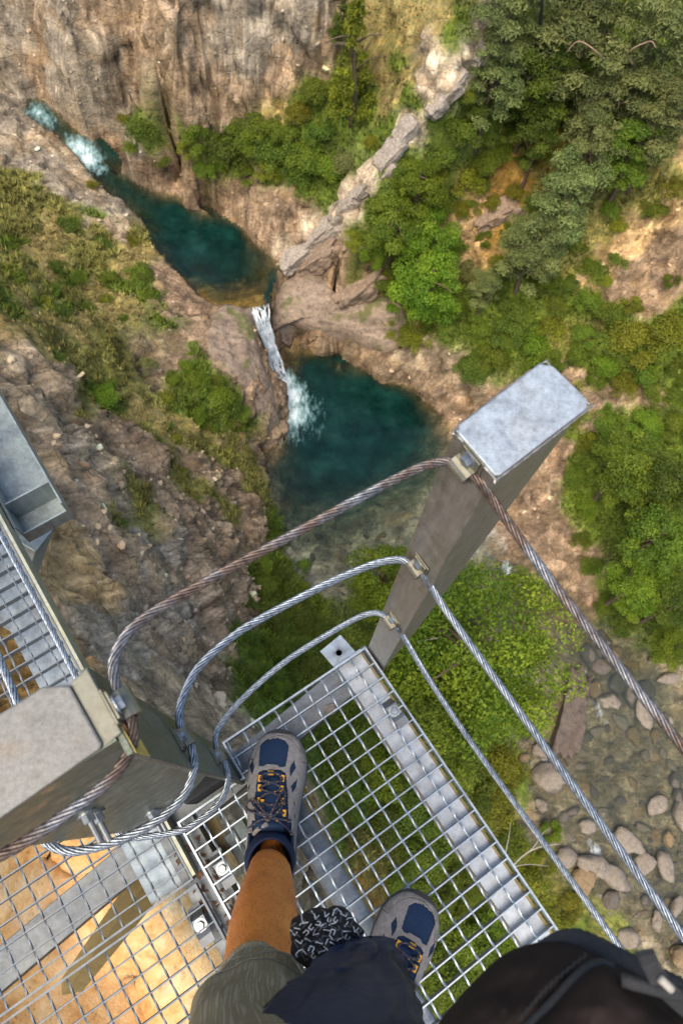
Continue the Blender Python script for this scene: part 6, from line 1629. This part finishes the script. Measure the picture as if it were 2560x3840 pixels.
for px, py, r, lab, mt in ((1470, 1640, 36, 'large brown boulder just left of the rust-brown rope at the right', BOUL), (1395, 1615, 30, 'tan boulder beside the white riffle above the middle rope', BOUL), (1440, 1595, 30, 'dark boulder just above the large brown one', BOULD), (1370, 1530, 30, 'dark boulder at the foot of the reddish slab', BOULD),
                           (1450, 1690, 20, 'small ochre boulder below the large brown one', BOULO), (1248, 1790, 38, 'pale boulder at the left rim of the stream beside the riffle', BOUL), (1430, 1930, 36, 'rounded boulder right of the middle rope in mid-stream', BOUL), (1360, 1990, 40, 'broad boulder under the middle rope', BOUL),
                           (1405, 2015, 34, 'smooth long boulder next to the broad one under the middle rope', BOUL), (1515, 1990, 32, 'tall boulder near the right edge in the lower stream', BOUL), (1470, 1985, 28, 'tan boulder touching the tall one in the lower stream', BOUL), (1560, 1875, 32, 'pale boulder pile stone at the right edge of the stream', BOUL),
                           (1500, 1850, 28, 'square tan boulder left of the pale stone at the right edge', BOUL), (1530, 1930, 18, 'ochre wet stone between the right-edge boulders', BOULO), (790, 1278, 15, 'single pale stone at the shallow end of the lower pool', BOUL), (1410, 1570, 26, 'brown boulder in the gap above the tan riffle boulder', BOULD)):
    boulder(px, py, r, lab, None, mt, _pr.uniform(.75, 1.), .5)
for px, py, r in ((1345, 1500, 24), (1400, 1510, 26), (1430, 1545, 24), (1480, 1590, 26), (1360, 1580, 22), (1420, 1660, 20), (1500, 1630, 22), (1530, 1660, 20), (1340, 1690, 18), (1240, 1725, 24), (1365, 1680, 18), (1555, 1830, 20), (1545, 1790, 22), (1340, 1900, 24), (1380, 1870, 18), (1310, 1865, 18), (1335, 2025, 34), (1300, 1965, 26), (1540, 1760, 16), (1470, 1900, 16), (1240, 1850, 18), (1480, 1740, 16), (1330, 1760, 14), (1395, 1750, 13), (1150, 1315, 14), (1182, 1272, 13), (1530, 1560, 26), (1380, 1480, 26), (1560, 2190, 30), (1440, 2150, 24), (1400, 2070, 22), (1500, 2110, 20), (1540, 2080, 24), (1350, 1610, 16), (1330, 1650, 16), (1290, 1880, 16), (1420, 1840, 16), (1360, 1820, 14), (1450, 1800, 14), (1500, 1690, 16), (1520, 1730, 14), (1220, 1680, 18), (1200, 1740, 16)):
    boulder(px, py, r, 'rounded brown boulder lying in the shallow stream', 'boulders in the shallow stream', (BOUL, BOUL, BOUL, BOULD, BOULD, BOULO)[_pr.randint(6)], _pr.uniform(.7, 1.), .4)
rs_ = np.random.RandomState(31); k = 0
while k < 290:
    px, py = rs_.uniform(1180, 1600), rs_.uniform(1430, 2330)
    if px - 1180 < (py - 1700) * .35 or (py < 1650 and px > 1330 + (py - 1430)): continue
    k += 1
    boulder(px, py, rs_.uniform(2.5, 7) + 8 * rs_.rand() ** 5, 'small stone on the bed of the shallow stream', 'small stones on the stream bed', (BOUL, BOUL, BOUL, BOULD, BOULD, BOULO)[rs_.randint(6)], rs_.uniform(.7, 1.), .1, 'stone')
k = 0
while k < 60:
    px, py = rs_.uniform(700, 1000), rs_.uniform(1090, 1370)
    if px > 1040 - (py - 1090) * .5 or px < 640 + (py - 1180) * .5: continue
    k += 1
    boulder(px, py, rs_.uniform(4, 10), 'stone on the bottom of the shallow end of the lower pool', 'stones under the shallow end of the lower pool', (BOUL, BOUL, BOUL, BOULD, BOULD, BOULO)[rs_.randint(6)], rs_.uniform(.7, 1.), .05, 'stone')
# long ridged rock by the stream, and slanting slabs
def slab(a, b, zoff, wd, th, lab, mat, seed, name='tilted_rock'):
    A_, B_ = hit(*a), hit(*b); c = (A_ + B_) / 2 + np.array([0, 0, zoff]); d = B_ - A_; L_ = np.linalg.norm(d)
    bm = bmesh.new(); bmesh.ops.create_cube(bm, size=2); bmesh.ops.subdivide_edges(bm, edges=bm.edges[:], cuts=22, use_grid_fill=True)
    V = np.array([v.co[:] for v in bm.verts]); V = V / np.maximum(1, np.linalg.norm(V, axis=1)[:, None] / 1.45)
    V = V * np.array([L_ / 2, wd / 2, th / 2])
    o = seed * 3.7
    nn = ridge(V[:, 0] * .6 + o, V[:, 1] * 1.8, V[:, 2] * 1.8, 4); n2 = fbm(V[:, 0] * .8 + o, V[:, 1] * 1.2, V[:, 2] * 1.2, 4)
    bl = np.abs(vnoise(V[:, 0] * 1.6 + o, V[:, 1] * 2.4, V[:, 2] * 2.4)) + .5 * np.abs(vnoise(V[:, 0] * 4 + o, V[:, 1] * 5, V[:, 2] * 5))
    V = V * (.85 + .18 * n2[:, None] + .35 * bl[:, None]) + np.c_[.15 * n2, V[:, 1] * .09 * nn, V[:, 2] * .12 * nn]
    ex = d / L_; ey = np.cross([0, 0, 1.], ex); ey /= np.linalg.norm(ey); ez = np.cross(ex, ey)
    V = V[:, :1] * ex + V[:, 1:2] * ey + V[:, 2:] * ez
    for v, q in zip(bm.verts, V): v.co = q
    for f in bm.faces: f.smooth = True
    me = bpy.data.meshes.new(name); bm.to_mesh(me); bm.free(); me.materials.append(mat)
    o = bpy.data.objects.new(name, me); COL.objects.link(o); o.location = c
    return tag(o, lab, 'rock')
for (a_, b_, w_, h_) in (((643, 618), (706, 562), .8, .5), ((700, 566), (768, 505), .75, .5), ((764, 506), (812, 455), .7, .45), ((668, 612), (728, 570), .6, .45), ((815, 450), (866, 392), .7, .4), ((868, 388), (912, 330), .65, .4), ((905, 335), (945, 285), .6, .4), ((980, 262), (1030, 200), .75, .45), ((1030, 200), (1074, 146), .7, .45), ((1078, 140), (1112, 92), .7, .4), ((735, 560), (790, 515), .5, .35), ((845, 440), (895, 385), .45, .3)):
    o_ = slab(a_, b_, .02, w_, h_, 'pale slanting rock slab cropping out along the steep scree strip', SLABG, a_[0]); o_['group'] = 'slabs of the scree strip'
slab((690, 625), (772, 575), .15, .8, .7, 'tan slanting slab below the long pale one', SLABM, 2)
slab((785, 705), (878, 628), .25, .9, .9, 'tilted slab block under the broad green tree', SLABM, 3)
def ledgemat():
    m, nt, b = newmat('bedded_ledge_rock'); L = nt.links; v = texco(nt)
    mp = N(nt, 'ShaderNodeMapping'); L.new(v, mp.inputs[0]); mp.inputs['Rotation'].default_value = (0, 0, -.75); mp.inputs['Scale'].default_value = (.35, 1.7, 1)
    n1 = noise(nt, 1.3, 9, .68, mp.outputs[0]); n2 = noise(nt, 5, 8, .7, v); n3 = noise(nt, 1.1, 6, .6, v)
    c = ramp(nt, [(.26, (.07, .055, .045)), (.40, (.22, .16, .115)), (.52, (.34, .25, .175)), (.72, (.46, .36, .26))], n1)
    r2 = ramp(nt, [(.32, (.5, .48, .46)), (.5, (1, 1, 1)), (.7, (1.3, 1.25, 1.2))], n2); c = mixc(nt, c.outputs[0], r2.outputs[0], 1, 'MULTIPLY')
    g = ramp(nt, [(.56, (0, 0, 0)), (.64, (.8, .8, .8))], n3); c = mixc(nt, c, (.13, .14, .03), g.outputs[0])
    L.new(c, b.inputs['Base Color']); b.inputs['Roughness'].default_value = .85
    h = N(nt, 'ShaderNodeMath', operation='MULTIPLY_ADD'); L.new(n2, h.inputs[0]); h.inputs[1].default_value = .4; L.new(n1, h.inputs[2]); bump(nt, b, h.outputs[0], 1., .2); return m
LEDGEM = ledgemat()
def planed_rock(H_, Zf, dirs, lab, lift_, mat, drops):
    P3 = spline([np.array([h[0], h[1], 0]) for h in list(H_) + [H_[0]]], .12)[:-1]; c = P3.mean(0); rings = []
    for f in np.linspace(.03, 1, 24):
        row = []
        for q in P3:
            w = c + (q - c) * f * (1 + .06 * vnoise(q[0] * 1.3, q[1] * 1.3, 2.)); st = w[0] * dirs[0] + w[1] * dirs[1]
            z = Zf(w) + lift_ + .10 * ridge(st * .9, (w[0] - w[1]) * .18, 0., 3) + .07 * fbm(w[0] * 2, w[1] * 2, 0., 3) - .30 * max(0, (f - .72) / .28) ** 2
            row.append((w[0], w[1], z))
        rings.append(row)
    for dz, ins in drops:
        rings.append([(c[0] + (p[0] - c[0]) * (1 - ins), c[1] + (p[1] - c[1]) * (1 - ins), p[2] - dz + .10 * vnoise(p[0] * 2, p[1] * 2, dz * 3)) for p in rings[23]])
    mb = MB(); mb.loft(rings); o = mb.build('rock_ledge', mat, None, True, origin=c + np.array([0, 0, Zf(c)])); fix_normals(o.data)
    return tag(o, lab, 'rock')
planed_rock(LEDGE_H, lambda q: q[0] * LEDGE_K[0] + q[1] * LEDGE_K[1] + LEDGE_K[2], (.62, .78), 'broad flat tan rock ledge jutting over the head of the lower pool', .22, LEDGEM, ((.28, -.01), (.55, .02), (.85, .10), (1.3, .22), (2.0, .30)))
SP_ = np.array([hit(*q) for q in ((470, 742), (520, 708), (560, 716), (582, 735), (596, 800), (618, 870), (640, 945), (640, 985), (604, 1005), (585, 950), (555, 890), (510, 850), (472, 800))])
planed_rock(SP_, lambda q: float(rbf_eval(np.array([q[0]]), np.array([q[1]]))[0]), (.9, .3), 'bare reddish-brown rock block between the waterfall and the grassy spur', .30, LEDGEM, ((.3, -.02), (.7, .02), (1.2, .10), (2.0, .2)))
slab((1278, 1745), (1322, 1560), .35, .85, .9, 'long ridged brown rock at the rim of the stream beside the yellow-green tree', RIDGE, 5, 'ridged_rock')
slab((1090, 520), (1190, 470), .1, .8, .6, 'grey rock ledge between the fresh green tree and the silvery pines', SLABM, 6)
# dead branches by the stream
t0 = at(1180, 1985, -25.5)
mb = MB()
for l, r in (([(1175, 1990, -25.6), (1205, 1962, -25.2), (1240, 1945, -25.), (1285, 1938, -24.9)], .035), ([(1205, 1962, -25.2), (1225, 1945, -25.), (1245, 1915, -24.8), (1262, 1902, -24.8)], .025), ([(1180, 1990, -25.6), (1215, 1985, -25.3), (1260, 1990, -25.2)], .02), ([(1160, 1960, -25.7), (1168, 1920, -25.5), (1172, 1890, -25.3)], .022)):
    pth = spline([at(*q) for q in l], .08); mb.tube(pth, np.linspace(r, r * .3, len(pth)), 6)
tag(mb.build('dead_branch', DEADW, None, True, origin=t0), 'bare bleached branches on the bank between the lowest rope and the stream', 'branch')
mb = MB(); pth = spline([at(958, 1475, -20.5), at(985, 1468, -20.4), at(1015, 1465, -20.3)], .08); mb.tube(pth, np.linspace(.045, .02, len(pth)), 6)
tag(mb.build('dead_branch', DEADW, None, True, origin=at(985, 1468, -20.4)), 'short grey stick poking from the tree beside the foot of the tall post', 'branch')
# ------------------------------------------------------------------ light: soft daylight from a bright sky
def light():
    w = bpy.data.worlds.new('World'); scene.world = w; w.use_nodes = True
    nt = w.node_tree; bg = nt.nodes['Background']
    sky = nt.nodes.new('ShaderNodeTexSky'); sky.sky_type = 'NISHITA'; sky.sun_disc = False
    el, rot = math.radians(66), math.radians(215)
    sky.sun_elevation = el; sky.sun_rotation = rot; sky.air_density = 1.0; sky.dust_density = 2.5
    nt.links.new(sky.outputs[0], bg.inputs[0]); bg.inputs[1].default_value = .155
    sd = bpy.data.lights.new('sun', 'SUN'); so = bpy.data.objects.new('sun', sd); COL.objects.link(so)
    sd.energy = 1.75; sd.angle = math.radians(40); sd.color = (1, .90, .73)
    d = Vector((math.sin(rot) * math.cos(el), math.cos(rot) * math.cos(el), math.sin(el)))
    so.rotation_euler = d.to_track_quat('Z', 'Y').to_euler()
    so.location = (0, 0, 30)
    vs = scene.view_settings
    vs.view_transform = 'Standard'; vs.look = 'None'; vs.gamma = 1; vs.exposure = .88; vs.use_curve_mapping = False
light()
